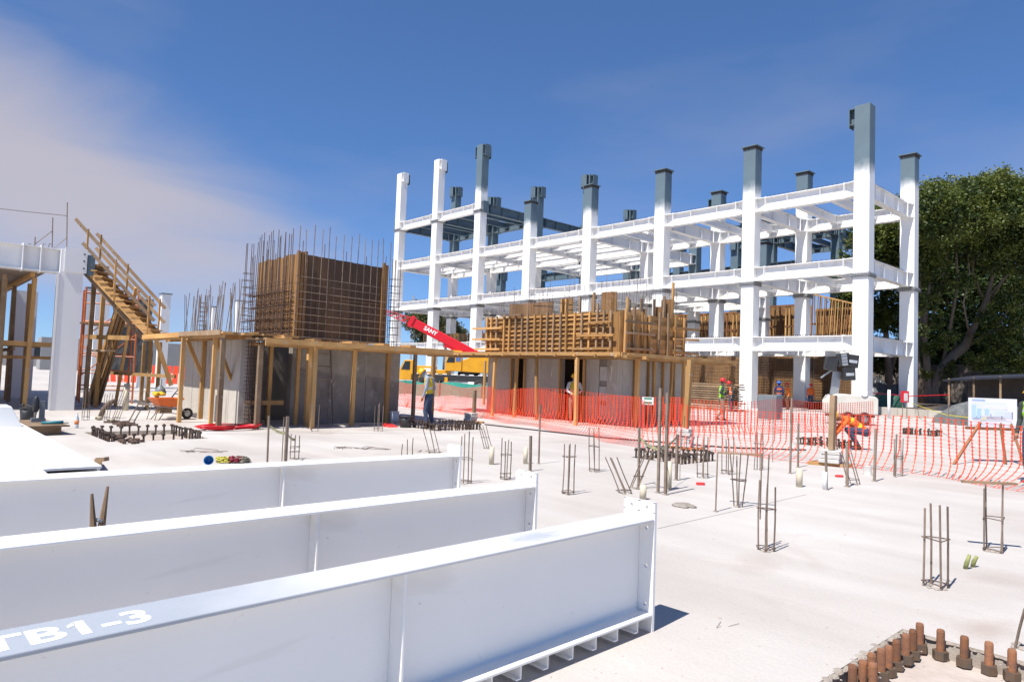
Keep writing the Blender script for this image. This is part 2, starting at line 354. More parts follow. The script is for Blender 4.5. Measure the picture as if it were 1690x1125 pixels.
ground = g.build('ground', M_ground); tag(ground, kind='structure')
for k, (x0, x1, y0, y1) in PITS.items():
    d = DEPTH[k]; w = MB()
    # ragged rim: the pit walls lean and wander a little
    n = 14
    ring = []
    for i in range(n): ring.append((x0 + (x1 - x0) * i / n, y0))
    for i in range(n): ring.append((x1, y0 + (y1 - y0) * i / n))
    for i in range(n): ring.append((x1 - (x1 - x0) * i / n, y1))
    for i in range(n): ring.append((x0, y1 - (y1 - y0) * i / n))
    top = [(x, y, 0.001) for x, y in ring]; cxm, cym = (x0 + x1) / 2, (y0 + y1) / 2
    bot = [(x + (cxm - x) * 0.03 + jit(0.012), y + (cym - y) * 0.03 + jit(0.012), -d) for x, y in ring]
    N = len(ring); w.add(top + bot, [(i, (i + 1) % N, (i + 1) % N + N, i + N) for i in range(N)])
    w.build('pit_wall', M_pit, ground)
    fl = MB(); fl.add([(x0 - .02, y0 - .02, -d), (x1 + .02, y0 - .02, -d), (x1 + .02, y1 + .02, -d), (x0 - .02, y1 + .02, -d)], [(0, 1, 2, 3)]); fl.build('pit_floor', M_pitf, ground)
# chipped, crusted rim of the nearest pit
rim = MB()
x0, x1, y0, y1 = PITS['near']
for i in range(60):
    t = i / 59; s = random.uniform(0.01, 0.035)
    rim.ball((x0 + jit(0.015), y0 + (y1 - y0) * t, -0.012), s, (1.0, 1.3, 0.5), 6, 4)
    rim.ball((x0 + (x1 - x0) * t, y1 + jit(0.012), -0.014), s * 0.8, (1.3, 1.0, 0.5), 6, 4)
rim.build('pit_rim_crust', M_pit, ground)
# saw cuts / dust lines in the slab
jm = mat('joint_dirt', (0.34, 0.30, 0.27), 0.95, (0.28, 0.25, 0.22), 6, 0.5)
for (a, b_) in (((340, 716), (860, 713)), ((1086, 872), (1330, 816))):
    p, q = gp(*a), gp(*b_); mb = MB(); mb.bar(p + Vector((0, 0, .002)), q + Vector((0, 0, .002)), 0.005, 0.004); mb.build('control_joint', jm, ground)

# ------------------------------------------------------------------ the white steel frame
AX, AY, Y0, X0 = 7.0, 7.63, 41.32, -15.35
LV = {1: 4.59, 2: 9.09, 3: 13.59, 4: 18.0}
CW = 0.84
def nx(i): return X0 - AX * i
def ny(j): return Y0 + AY * j
frame = thing('steel_building', 'tall white painted steel building frame with grey column heads, three open floors', 'building', (X0, Y0, 0))
rear = thing('steel_building', 'unpainted blue grey steel frame standing behind the white frame', 'building', (nx(2), ny(3), 0))

def ibeam_mesh(L, D, BW, studs, tf=0.04, tw=0.03, stub=0.62):
    """I-beam along +x from 0 to L, top of flange at z=0; widened stubs at both ends, stiffeners."""
    mb = MB(); s = stub
    for z0, z1 in ((-tf, 0.0), (-D, -D + tf)):
        mb.mm(s, L - s, -BW / 2, BW / 2, z0, z1)
        for e in (0, 1):
            xa, xb = (0.0, s - 0.002) if e == 0 else (L, L - s + 0.002)
            wa, wb = CW / 2 * 0.96, BW / 2
            vs = [(xa, -wa, z0), (xa, wa, z0), (xb, wb, z0), (xb, -wb, z0), (xa, -wa, z1), (xa, wa, z1), (xb, wb, z1), (xb, -wb, z1)]
            mb.add(vs, [(0, 1, 2, 3), (4, 7, 6, 5), (0, 4, 5, 1), (1, 5, 6, 2), (2, 6, 7, 3), (3, 7, 4, 0)])
    mb.mm(0, L, -tw / 2, tw / 2, -D + tf + .001, -tf - .001)
    return mb.mesh('beam')
_bm = {}
def beam(parent, p, ax, L, D, BW, m, studs=True, plates=True, nst=2):
    key = (round(L, 2), round(D, 2), round(BW, 2), m.name)
    if key not in _bm:
        me = ibeam_mesh(L, D, BW, studs); me.materials.append(m)
        sf = MB()
        ep = MB(); ep.box((0, 0, -D / 2), (0.035, BW + 0.07, D + 0.10)); eme = ep.mesh('end_plate'); eme.materials.append(m)
        st = MB(); st.box((0, 0, -D / 2), (0.022, BW - 0.02, D - 0.09)); sme = st.mesh('stiffener'); sme.materials.append(m)
        sd_ = MB(); k = 0; x = 0.9
        while x < L - 0.9:
            for yy in (-BW * 0.28, BW * 0.28): sd_.box((x, yy, 0.055), (0.035, 0.035, 0.11))
            x += 0.30
        dme = sd_.mesh('shear_studs'); dme.materials.append(M_bolt)
        _bm[key] = (me, eme, sme, dme)
    me, eme, sme, dme = _bm[key]
    rz = 0.0 if ax == 'x' else math.pi / 2
    o = inst('beam', me, parent, p, (0, 0, rz)); ORG[o.name] = Vector((0, 0, 0))
    def sub(n, mm_, x):
        c = bpy.data.objects.new(n, mm_); col.objects.link(c); c.parent = o; c.location = (x, 0, 0); return c
    if plates:
        for x in (0.62, L - 0.62): sub('end_plate', eme, x)
        for k in range(nst): sub('stiffener', sme, L * (k + 1) / (nst + 1))
    if studs: tag(sub('shear_studs', dme, 0), kind='stuff')
    return o
_cm = {}
def shaft_mesh(h, m):
    k = (round(h, 1), m.name)
    if k not in _cm:
        mb = MB(); w = CW / 2; t = 0.03
        mb.mm(-w, w, -w, w, 0, h)
        for sx in (-1, 1):                     # the side plates of the box section stand a little proud
            mb.mm(sx * w - (0.0 if sx < 0 else -0.0) - 0.012, sx * w + 0.012, -w + 0.03, w - 0.03, 0.0, h - 0.01)
        _cm[k] = mb.mesh('column'); _cm[k].materials.append(m)
    return _cm[k]
cap = MB(); cap.box((0, 0, 0.03), (1.10, 1.10, 0.06)); capme = cap.mesh('cap_plate'); capme.materials.append(M_primer)
skirt = MB()
for k in range(9):
    for s_ in (-1, 1):
        skirt.box((-0.40 + 0.1 * k, s_ * (CW / 2 + 0.03), -0.10), (0.05, 0.03, 0.16)); skirt.box((s_ * (CW / 2 + 0.03), -0.40 + 0.1 * k, -0.10), (0.03, 0.05, 0.16))
skme = skirt.mesh('cap_bolts'); skme.materials.append(M_bolt)
spl = MB(); spl.box((0, 0, 0), (1.08, 1.08, 0.05)); spl.box((0, 0, 0.075), (1.08, 1.08, 0.05))
for k in range(9):
    for s_ in (-1, 1):
        spl.box((-0.44 + 0.11 * k, s_ * 0.49, 0.04), (0.05, 0.05, 0.26)); spl.box((s_ * 0.49, -0.44 + 0.11 * k, 0.04), (0.05, 0.05, 0.26))
splme = spl.mesh('splice_flange'); splme.materials.append(mat('galvanised_bolts', (0.34, 0.34, 0.34), 0.5, (0.22, 0.22, 0.22), 12, 0.5, metal=0.4))
def bracket_mesh(m, face):
    """open beam seat waiting for the next beam: two flanges, a web and an end plate"""
    mb = MB(); L = 0.36; D = 0.92
    for z in (0, -D): mb.box((L / 2, 0, z), (L, 0.62, 0.04))
    mb.box((L / 2, 0, -D / 2), (L, 0.03, D - 0.05)); mb.box((L - 0.02, 0, -D / 2 - 0.06), (0.04, 0.66, D + 0.22))
    me = mb.mesh('bracket'); me.materials.append(m); return me
BR = {'w': bracket_mesh(M_white, 0), 'g': bracket_mesh(M_primer, 0)}
def column(parent, i, j, h, m, cap_=True, splices=(8.0,), br=()):
    p = (nx(i), ny(j), 0)
    o = inst('column', shaft_mesh(h, m), parent, p); ORG[o.name] = Vector((0, 0, 0))
    def sub(n, me, z, rz=0.0, dx=0.0, dy=0.0):
        c = bpy.data.objects.new(n, me); col.objects.link(c); c.parent = o; c.location = (dx, dy, z); c.rotation_euler = (0, 0, rz); return c
    if cap_: sub('cap_plate', capme, h); sub('cap_bolts', skme, h)['kind'] = 'stuff'
    for z in splices:
        if z < h - 1: sub('splice_flange', splme, z)
    for (z, d, kk) in br:
        rz = {'x+': 0, 'y+': math.pi / 2, 'x-': math.pi, 'y-': -math.pi / 2}[d]
        w = CW / 2 + .004; sub('bracket', BR[kk], z, rz, {'x+': w, 'x-': -w}.get(d, 0), {'y+': w, 'y-': -w}.get(d, 0))
    return o
F = {z: fade_mat('white_over_primer_%d' % k, z, WHITE, PRIMER) for k, z in enumerate((14.2, 14.9, 9.9, 19.2))}
FW = fade_mat('white_all_the_way', 60, WHITE, PRIMER)
FG = fade_mat('primer_all_the_way', -30, WHITE, PRIMER)
tops0 = [18.0, 17.05, 16.9, 17.05, 16.9, 23.6, 23.6, 23.5]
for i in range(8):
    m = F[14.2] if i < 3 else F[14.9] if i < 5 else F[19.2] if i == 5 else FW
    br = [(17.9, 'x-', 'g')] if i == 0 else [(23.5, 'x+', 'g' if i == 5 else 'w'), (23.5, 'y+', 'g')] if i >= 5 else []
    if i == 5: br += [(18.0, 'x+', 'g'), (23.5, 'x-', 'g')]
    column(frame, i, 0, tops0[i], m, cap_=0 < i < 5, splices=(8.0,) if i < 5 else (8.0, 17.1), br=br)
tops1 = [16.9, 17.1, 16.9, 14.8, 21.0, 21.1, 21.2, 23.6]
for i in range(8):
    m = F[14.9] if i < 3 else FW if i == 3 else F[14.2]
    br = [(16.4, 'x-', 'g')] if i == 2 else [] if i < 4 else [(tops1[i] - 0.1, d, 'g') for d in ('x+', 'x-', 'y-')]
    if i == 4: br += [(18.0, 'x+', 'g'), (13.5, 'x-', 'g')]
    column(frame, i, 1, tops1[i], m, cap_=i < 3, splices=(8.0,), br=br)
tops2 = {2: 14.0, 3: 16.2, 4: 16.4, 5: 18.4, 6: 14.5, 7: 14.5}
for i, h in tops2.items():
    column(frame, i, 2, h, F[9.9], cap_=i < 4, splices=(7.2,), br=[(h - 0.1, 'x+', 'g'), (h - .1, 'y-', 'g')] if i > 3 else ())
BD, BWD = 0.90, 0.44
def xbeam(par, i, j, lv, m, **k):    # between column i+1 and i
    return beam(par, (nx(i + 1) + CW / 2 + .003, ny(j), LV[lv]), 'x', AX - CW - .006, BD, BWD, m, **k)
def ybeam(par, i, j, lv, m, **k):
    return beam(par, (nx(i), ny(j) + CW / 2 + .003, LV[lv]), 'y', AY - CW - .006, BD, BWD, m, **k)
def infill(par, i, j, lv, m, fr, **k):
    x = nx(i + 1) + AX * fr
    return beam(par, (x, ny(j) + BWD / 2 + .01, LV[lv] - 0.05), 'y', AY - BWD - .02, 0.55, 0.28, m, plates=False, **k)
def xinfill(par, i, j, lv, m, fr, **k):
    return beam(par, (nx(i + 1) + BWD / 2 + .01, ny(j) + AY * fr, LV[lv] - 0.05), 'x', AX - BWD - .02, 0.55, 0.28, m, plates=False, **k)
for lv in (1, 2, 3):
    for i in range(7):
        xbeam(frame, i, 0, lv, M_white); xbeam(frame, i, 1, lv, M_white)
        if i < 3:
            for fr in (0.34, 0.67): infill(frame, i, 0, lv, M_white, fr)
        elif lv > 1:
            for fr in (0.2, 0.4, 0.6, 0.8): xinfill(frame, i, 0, lv, M_white, fr)
    for i in range(8): ybeam(frame, i, 0, lv, M_white)
for i in (5, 6):
    xbeam(frame, i, 0, 4, M_white); xbeam(frame, i, 1, 4, M_primer)
    for fr in (0.34, 0.67): infill(frame, i, 0, 4, M_primer, fr)
for i in (5, 6, 7): ybeam(frame, i, 0, 4, M_primer)
ybeam(frame, 5, 1, 4, M_primer)
for lv in (1, 2):
    for i in range(2, 8): ybeam(frame, i, 1, lv, M_white)
    for i in range(2, 7):
        xbeam(frame, i, 2, lv, M_white)
        for fr in ((0.34, 0.67) if lv == 1 else (.2, .4, .6, .8)): (infill if lv == 1 else xinfill)(frame, i, 1, lv, M_white, fr)
for i in (3, 4):
    xbeam(frame, i, 2, 3, M_white)
    for fr in (.25, .5, .75): xinfill(frame, i, 1, 3, M_white, fr)
for i in (3, 4, 5): ybeam(frame, i, 1, 3, M_white)
for i in (5,): xbeam(frame, i, 2, 3, M_primer)
# the grey frame behind
rt = {(2, 3): 17.2, (3, 3): 16.4, (4, 3): 17.0, (5, 3): 21.6, (6, 3): 16.5, (2, 4): 18.4, (3, 4): 18.2, (4, 4): 17.0, (5, 4): 17.0, (2, 5): 18.4, (3, 5): 18.4, (4, 5): 18.2}
for (i, j), h in rt.items():
    column(rear, i, j, h, FG, cap_=False, splices=(8.0,), br=[(h - 0.1, 'x+', 'g'), (h - 0.1, 'y-', 'g')] if h > 16 else ())
for lv in (3, 4):
    for j in (3, 4, 5):
        for i in range(2, 5):
            if (lv == 4 and i > 2) or (j == 5 and i > 3): continue
            xbeam(rear, i, j, lv, M_primer, studs=False)
            if j < 5:
                for fr in (0.25, .5, 0.75): infill(rear, i, j, lv, M_primer, fr, studs=False)
    for i in range(2, 6):
        if lv == 4 and i > 3: continue
        ybeam(rear, i, 3, lv, M_primer, studs=False)
        if i < 5: ybeam(rear, i, 4, lv, M_primer, studs=False)

# ------------------------------------------------------------------ girders lying in the foreground
M_girder = mat('girder_white_paint', (0.89, 0.875, 0.845), 0.42, (0.84, 0.825, 0.80), 1.2, 0.4, 0.04, 60)
specks(M_girder, 16, .70, (.42, .40, .38), .5); specks(M_girder, 2.0, .62, (.66, .64, .60), .5, (1, .35, 1.6))
def marked_mat():
    m = bpy.data.materials.new('girder_paint_worn_to_primer'); m.use_nodes = True; t = m.node_tree; b = t.nodes['Principled BSDF']; b.inputs['Roughness'].default_value = 0.5
    tcn = t.nodes.new('ShaderNodeTexCoord'); sp = t.nodes.new('ShaderNodeSeparateXYZ'); t.links.new(tcn.outputs['Object'], sp.inputs[0])
    nz = t.nodes.new('ShaderNodeTexNoise'); nz.inputs['Scale'].default_value = 5; nz.inputs['Detail'].default_value = 4; t.links.new(tcn.outputs['Object'], nz.inputs['Vector'])
    sp2 = t.nodes.new('ShaderNodeTexNoise'); sp2.inputs['Scale'].default_value = 260; sp2.inputs['Detail'].default_value = 2; t.links.new(tcn.outputs['Object'], sp2.inputs['Vector'])
    ma = t.nodes.new('ShaderNodeMath'); ma.operation = 'MULTIPLY_ADD'; ma.inputs[1].default_value = 0.5; t.links.new(nz.outputs['Fac'], ma.inputs[0]); t.links.new(sp.outputs['Y'], ma.inputs[2])
    mr = t.nodes.new('ShaderNodeMapRange'); mr.interpolation_type = 'SMOOTHSTEP'; mr.inputs[1].default_value = -2.8; mr.inputs[2].default_value = -1.7; mr.inputs[3].default_value = 1; mr.inputs[4].default_value = 0; t.links.new(ma.outputs[0], mr.inputs[0])
    # the rubbed patch near the end plate
    mpn = t.nodes.new('ShaderNodeMapping'); mpn.inputs['Location'].default_value = (0.12, 0.42, 0); mpn.inputs['Scale'].default_value = (1, 0.42, 0); t.links.new(tcn.outputs['Object'], mpn.inputs[0])
    ln = t.nodes.new('ShaderNodeVectorMath'); ln.operation = 'LENGTH'
    mp3 = t.nodes.new('ShaderNodeVectorMath'); mp3.operation = 'MULTIPLY'; mp3.inputs[1].default_value = (8.5, 8.5, 0); t.links.new(mpn.outputs[0], mp3.inputs[0]); t.links.new(mp3.outputs[0], ln.inputs[0])
    wz = t.nodes.new('ShaderNodeTexNoise'); wz.inputs['Scale'].default_value = 14; wz.inputs['Detail'].default_value = 5; wz.inputs['Distortion'].default_value = 1.5
    mp4 = t.nodes.new('ShaderNodeMapping'); mp4.inputs['Scale'].default_value = (2.2, 0.6, 1); t.links.new(tcn.outputs['Object'], mp4.inputs[0]); t.links.new(mp4.outputs[0], wz.inputs['Vector'])
    a2 = t.nodes.new('ShaderNodeMath'); a2.operation = 'MULTIPLY_ADD'; a2.inputs[1].default_value = 1.6; t.links.new(wz.outputs['Fac'], a2.inputs[0]); t.links.new(ln.outputs['Value'], a2.inputs[2])
    pr = t.nodes.new('ShaderNodeMapRange'); pr.inputs[1].default_value = 1.75; pr.inputs[2].default_value = 1.0; pr.inputs[3].default_value = 0; pr.inputs[4].default_value = 0.75; t.links.new(a2.outputs[0], pr.inputs[0])
    mxm = t.nodes.new('ShaderNodeMath'); mxm.operation = 'MAXIMUM'; t.links.new(mr.outputs[0], mxm.inputs[0]); t.links.new(pr.outputs[0], mxm.inputs[1])
    pc = t.nodes.new('ShaderNodeMixRGB'); pc.inputs[1].default_value = (0.27, 0.30, 0.345, 1); pc.inputs[2].default_value = (0.40, 0.43, 0.475, 1); t.links.new(sp2.outputs['Fac'], pc.inputs[0])
    mx_ = t.nodes.new('ShaderNodeMixRGB'); t.links.new(mxm.outputs[0], mx_.inputs[0]); mx_.inputs[1].default_value = (0.58, 0.585, 0.595, 1); t.links.new(pc.outputs[0], mx_.inputs[2])
    t.links.new(mx_.outputs[0], b.inputs['Base Color']); return m
M_marked = marked_mat()
def holed_plate(mb, x0, x1, zs, y0, y1, holes, r=0.014, n=14):
    """plate in the xz-plane from y0 to y1, cut into cells; holes = {(col,row)}; two columns"""
    xs_ = [x0, (x0 + x1) / 2, x1]
    for a in range(2):
        for b_ in range(len(zs) - 1):
            xa, xb, za, zb = xs_[a], xs_[a + 1], zs[b_], zs[b_ + 1]
            if (a, b_) in holes:
                cx, cz = (xa + xb) / 2, (za + zb) / 2
                if isinstance(holes, dict): cz = holes[(a, b_)]
                for yy, flip in ((y0, 0), (y1, 1)):
                    o = len(mb.v); ring = []
                    for k in range(n):
                        t = 2 * math.pi * (k + 0.5) / n; ring.append((math.cos(t), math.sin(t)))
                    for (c_, s_) in ring: mb.v.append(Vector((cx + r * c_, yy, cz + r * s_)))
                    for (c_, s_) in ring:
                        q = max(abs(c_), abs(s_)); u, w = c_ / q, s_ / q
                        mb.v.append(Vector((cx + u * (xb - xa) / 2, yy, (cz + w * (zb - cz)) if w > 0 else (cz + w * (cz - za)))))
                    for k in range(n):
                        j = (k + 1) % n; mb.f.append((o + k, o + j, o + n + j, o + n + k))
                    # corners
                    cs = [(xa, za), (xb, za), (xb, zb), (xa, zb)]
                    for (x_, z_) in cs:
                        best = sorted(range(n), key=lambda k: (mb.v[o + n + k] - Vector((x_, yy, z_))).length)[:2]
                        mb.v.append(Vector((x_, yy, z_))); mb.f.append((o + n + best[0], o + n + best[1], len(mb.v) - 1))
                o1 = len(mb.v)
                for yy in (y0, y1):
                    for k in range(n):
                        t = 2 * math.pi * (k + 0.5) / n; mb.v.append(Vector((cx + r * math.cos(t), yy, cz + r * math.sin(t))))
                for k in range(n):
                    j = (k + 1) % n; mb.f.append((o1 + k, o1 + j, o1 + n + j, o1 + n + k))
            else:
                for yy in (y0, y1): mb.add([(xa, yy, za), (xb, yy, za), (xb, yy, zb), (xa, yy, zb)], [(0, 1, 2, 3)])
    za, zb = zs[0], zs[-1]
    mb.add([(x0, y0, za), (x0, y1, za), (x0, y1, zb), (x0, y0, zb)], [(0, 1, 2, 3)]); mb.add([(x1, y0, za), (x1, y1, za), (x1, y1, zb), (x1, y0, zb)], [(0, 1, 2, 3)])
    mb.add([(x0, y0, zb), (x1, y0, zb), (x1, y1, zb), (x0, y1, zb)], [(0, 1, 2, 3)]); mb.add([(x0, y0, za), (x1, y0, za), (x1, y1, za), (x0, y1, za)], [(0, 1, 2, 3)])
def bevel(o, w=0.004, seg=2):
    md = o.modifiers.new('soft_edges', 'BEVEL'); md.width = w; md.segments = seg; md.limit_method = 'ANGLE'; md.angle_limit = R(40); md.use_clamp_overlap = True; md.harden_normals = True
    for p in o.data.polygons: p.use_smooth = True
    return o
def girder(end_near, end_left, label, stiff, top_mat, mark=None, L=9.5):
    """lies along local -y from the end plate at the origin; near edge of the flange on +x side"""
    d = Vector((end_near[0] - end_left[0], end_near[1] - end_left[1], 0)).normalized(); rz = math.atan2(-d.x, d.y)
    t = thing('steel_girder', label, 'steel girder', (end_near[0], end_near[1], 0), rz, 'girders lying in the foreground', local=True)
    W = 0.242; zt, zb = 0.713, 0.098; tf = 0.019
    f = MB(); f.mm(-W, 0, -L, -0.026, zt - tf, zt); bevel(f.build('top_flange', top_mat, t), 0.007, 3)
    f = MB(); f.mm(-W, 0, -L, -0.026, zb, zb + tf); bevel(f.build('bottom_flange', M_girder, t), 0.007, 3)
    f = MB(); f.mm(-W / 2 - .007, -W / 2 + .007, -L, -0.026, zb + tf + .0005, zt - tf - .0005); f.build('web', M_girder, t)
    w = MB(); 
    for sx in (-1, 1):
        for z, dz in ((zb + tf, 0.009), (zt - tf, -0.009)):
            w.prism([(-W / 2 + sx * 0.007, z), (-W / 2 + sx * 0.018, z), (-W / 2 + sx * 0.007, z + dz * 1.2)], -L, -0.03, 'y')
    w.build('weld_bead', M_girder, t)
    zs = [0.0, 0.09, 0.245, 0.33, 0.485, 0.57, 0.72, 0.745, 0.815]
    holes = {(a, r_): z for a in (0, 1) for r_, z in ((1, 0.167), (3, 0.407), (5, 0.648), (7, 0.778))}
    p = MB(); holed_plate(p, -W, 0.0, zs, -0.024, 0.0, holes); p.build('end_plate', M_girder, t)
    for y in stiff:
        s = MB(); s.mm(-W / 2 + .008, -0.012, y - .007, y + .007, zb + tf + .0005, zt - tf - .0005); bevel(s.build('stiffener', M_girder, t), 0.003)
    k = 0; y = -0.16
    while y > -4.2:
        c = MB(); c.mm(-W + .02, -0.012, y - 0.004, y + 0.004, zb - 0.072, zb - .001); c.mm(-W + .02, -0.012, y - 0.034, y - .0045, zb - 0.072, zb - 0.065)
        c.build('shear_connector', M_girder, t); y -= 0.205
    for yb in (-1.2, -6.0):
        pass
    if mark:
        me = text_mesh(mark[0], mark[1], mark[3], 0.0003)
        bm = bmesh.new(); bm.from_mesh(me); bmesh.ops.remove_doubles(bm, verts=bm.verts, dist=1e-6); bm.verts.index_update(); bm.verts.ensure_lookup_table(); seen = set(); isl = []
        for v in bm.verts:
            if v.index in seen: continue
            st, g_ = [v], []
            seen.add(v.index)
            while st:
                w_ = st.pop(); g_.append(w_.co.copy())
                for e in w_.link_edges:
                    q_ = e.other_vert(w_)
                    if q_.index not in seen: seen.add(q_.index); st.append(q_)
            isl.append((min(c.x for c in g_), max(c.x for c in g_), min(c.y for c in g_), max(c.y for c in g_)))
        isl.sort(); x0_, x1_, y0_, y1_ = isl[2]; w_, h_ = x1_ - x0_, y1_ - y0_      # the figure 1 gets its flag
        if len(isl) == 5:
            fl = [bm.verts.new((x, y, .0003)) for x, y in ((x0_ + .002, y1_), (x0_ - .75 * w_, y1_ - .20 * h_), (x0_ - .75 * w_, y1_ - .36 * h_), (x0_ + .002, y1_ - .22 * h_))]; bm.faces.new(fl)
        bm.to_mesh(me); bm.free()
        o = inst('stencilled_lettering', me, t); me.materials.append(mat('stencil_white', (0.82, 0.82, 0.83), 0.5, (0.76, 0.77, 0.79), 40, 0.4))
        o.rotation_euler = (0, 0, math.pi / 2); o.scale = (mark[4], 1, 1); o.location = (mark[5], mark[2], zt + 0.0008)
    return t
E3n, E3l = gp(1084, 855, .713), gp(0, 1082, .713)
E2n, E2l = gp(888, 801, .713), gp(0, 903, .713)
E1n, E1l = gp(762, 751, .713), gp(0, 793, .713)
def along(n, l, x, y):
    p = gp(x, y, .713); return -(Vector(n) - p).dot((Vector(n) - Vector(l)).normalized())
tB, t3 = along(E3n, E3l, 52, 1055), along(E3n, E3l, 257, 1012)
girder(E3n, E3l, 'nearest white steel girder with stencilled TB1-3 on its top flange', [along(E3n, E3l, 684, 945), -6.2], M_marked,
       ('TB1-3', 0.19, -3.455, 0.005, 1.04, -0.042))
girder(E2n, E2l, 'middle of the three white girders lying side by side', [along(E2n, E2l, 538, 846), -6.0], M_girder)
girder(E1n, E1l, 'farthest of the three white girders, touching the lying box column', [along(E1n, E1l, 480, 770), -6.5], M_girder)

# box column lying on the ground at the left, its end open
lb = thing('box_column', 'large white box column lying on the slab behind the girders, end cut open', 'steel column', (-9, 1.2, 0))
m = MB(); m.mm(-17, -7.42, 1.10, 1.57, 0.575, 0.60); bevel(m.build('top_plate', M_white, lb), 0.004)
m = MB(); m.mm(-17, -6.95, 0.35, 1.098, 0.572, 0.597); bevel(m.build('top_plate', M_white, lb), 0.004)
m = MB(); m.mm(-17, -7.46, 1.54, 1.565, 0.08, 0.574); m.build('side_plate', M_white, lb)
m = MB(); m.mm(-17, -6.98, 0.36, 0.385, 0.08, 0.571); m.build('side_plate', M_white, lb)
m = MB(); m.mm(-17, -7.0, 1.075, 1.10, 0.08, 0.571); m.build('diaphragm', M_white, lb)
m = MB(); m.mm(-17, -7.5, 1.11, 1.53, 0.08, 0.105); m.build('bottom_plate', M_white, lb)
m = MB(); m.prism([(0.55, 0.602), (1.5, 0.602), (1.36, 0.89), (0.72, 0.89)], -12.6, -12.0, 'x'); bevel(m.build('bracket', M_white, lb), 0.006)
for i, (x, y) in enumerate(((-7.55, 1.35), (-11.5, 1.0), (-15.5, 1.0))):
    b = MB(); b.box((x, y + .1, 0.038), (0.16, 1.2, 0.075)); 
    one('timber_skid', b, M_old, ['weathered timber skid under the cut end of the lying box column', 'timber skid under the middle of the lying box column', 'timber skid under the far end of the lying box column'][i], 'timber')
b = MB(); b.bar(gp(160, 760, .30), gp(176, 757, .33), 0.09, 0.05); b.bar(gp(163, 766, .0), gp(163, 760, .28), .08, .08)
one('timber_block', b, M_old, 'small grey timber block beside the cut end of the lying column', 'timber')

# ------------------------------------------------------------------ timber helpers
def plankset(parent, name, x0, x1, y0, y1, z, th, axis, w, m, maxlen=3.6):
    """boards laid side by side, each one an object"""
    a0, a1, b0, b1 = (x0, x1, y0, y1) if axis == 'x' else (y0, y1, x0, x1)
    b = b0; k = 0
    while b < b1 - 0.05:
        ww = min(w, b1 - b); a = a0 + (jit(0.25) if k else 0)
        while a < a1 - 0.1:
            L = min(maxlen * random.uniform(0.7, 1.1), a1 - a + (jit(0.2) if a1 - a < maxlen else 0)); L = max(L, 0.3)
            mb = MB(); zz = z + jit(0.008); c = (a + L / 2, b + ww / 2) 
            d = (L - 0.012, ww - 0.012) 
            rot = Matrix.Rotation(jit(0.012), 3, 'Z')
            if axis == 'x': mb.box((c[0], c[1], zz + th / 2), (d[0], d[1], th), rot)
            else: mb.box((c[1], c[0], zz + th / 2), (d[1], d[0], th), rot)
            mb.build(name, m, parent); a += L
        b += ww; k += 1
def stick(name, p, q, w, h, m, parent=None, up=(0, 0, 1)):
    mb = MB(); mb.bar(p, q, w, h, up); return mb.build(name, m, parent)
def post(parent, x, y, z1, m=None, w=0.10, z0=0.0, lean=(0, 0)):
    return stick('post', (x + lean[0], y + lean[1], z0), (x, y, z1), w, w * random.uniform(0.9, 1.1), m or M_pine, parent, (1, 0, 0))
def px_post(parent, x, y, z1, m=None, w=0.10, lean=(0, 0)):
    p = gp(x, y); return post(parent, p.x, p.y, z1, m, w, 0.0, lean)
def rebar(parent, pts, r=0.011, name='bar', m=None): mb = MB(); mb.tube(pts, r, 5); return mb.build(name, m or M_rebar, parent)

# ------------------------------------------------------------------ core on the left: walls, platform, plywood box, bars
core = thing('concrete_core', 'board marked concrete core walls under the tall brown plywood box', 'concrete wall', (-20.5, 8, 0))
x = -22.5
for w in (0.78, 0.74, 0.8, 0.72, 0.74, 0.72):
    mb = MB(); mb.mm(x + .004, x + w - .004, 6.85 + jit(.006), 7.1, 0, 2.3); mb.build('wall_panel', M_conc, core); x += w
y = 8.35
for w in (1.15, 1.2, 1.2):
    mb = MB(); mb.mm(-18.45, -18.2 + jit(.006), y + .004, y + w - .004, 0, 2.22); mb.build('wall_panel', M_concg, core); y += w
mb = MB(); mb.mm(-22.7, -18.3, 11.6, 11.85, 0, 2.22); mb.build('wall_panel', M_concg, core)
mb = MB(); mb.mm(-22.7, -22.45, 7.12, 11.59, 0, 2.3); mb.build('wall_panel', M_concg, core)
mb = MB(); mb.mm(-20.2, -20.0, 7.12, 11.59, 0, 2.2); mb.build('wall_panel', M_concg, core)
cage = thing('rebar_column', 'rusty tied rebar column at the corner of the left core doorway', 'rebar', (-18.1, 7.25, 0))
for dx in (-.16, -.05, .06, .16):
    for dy in (-.14, 0.02, .16):
        if abs(dx) < .1 and abs(dy) < .1: continue
        rebar(cage, [(-17.72 + dx + jit(.01), 7.12 + dy, 0), (-17.72 + dx + jit(.02), 7.12 + dy, 2.25)], 0.012)
for k in range(22):
    z = 0.08 + k * 0.1; d = .19
    rebar(cage, [(-17.72 - d, 7.12 - d, z), (-17.72 + d, 7.12 - d, z + jit(.02)), (-17.72 + d, 7.12 + d, z), (-17.72 - d, 7.12 + d, z + jit(.02)), (-17.72 - d, 7.12 - d, z)], 0.008, 'tie')
plat = thing('timber_platform', 'timber platform on posts round the left core, under the brown plywood box', 'timber platform', (-20, 7, 0))
plankset(plat, 'plank', -23.9, -17.25, 6.02, 8.1, 2.36, 0.05, 'x', 0.26, M_pinel)
plankset(plat, 'plank', -18.15, -16.75, 8.1, 12.7, 2.22, 0.05, 'y', 0.28, M_pinel)
plankset(plat, 'plank', -18.0, -16.62, 6.9, 8.08, 2.26, 0.05, 'y', 0.28, M_old)
for yy in (6.08, 6.75, 7.4): stick('bearer', (-24.2, yy, 2.31), (-17.2, yy + .02, 2.31), 0.05, 0.10, M_pine, plat)
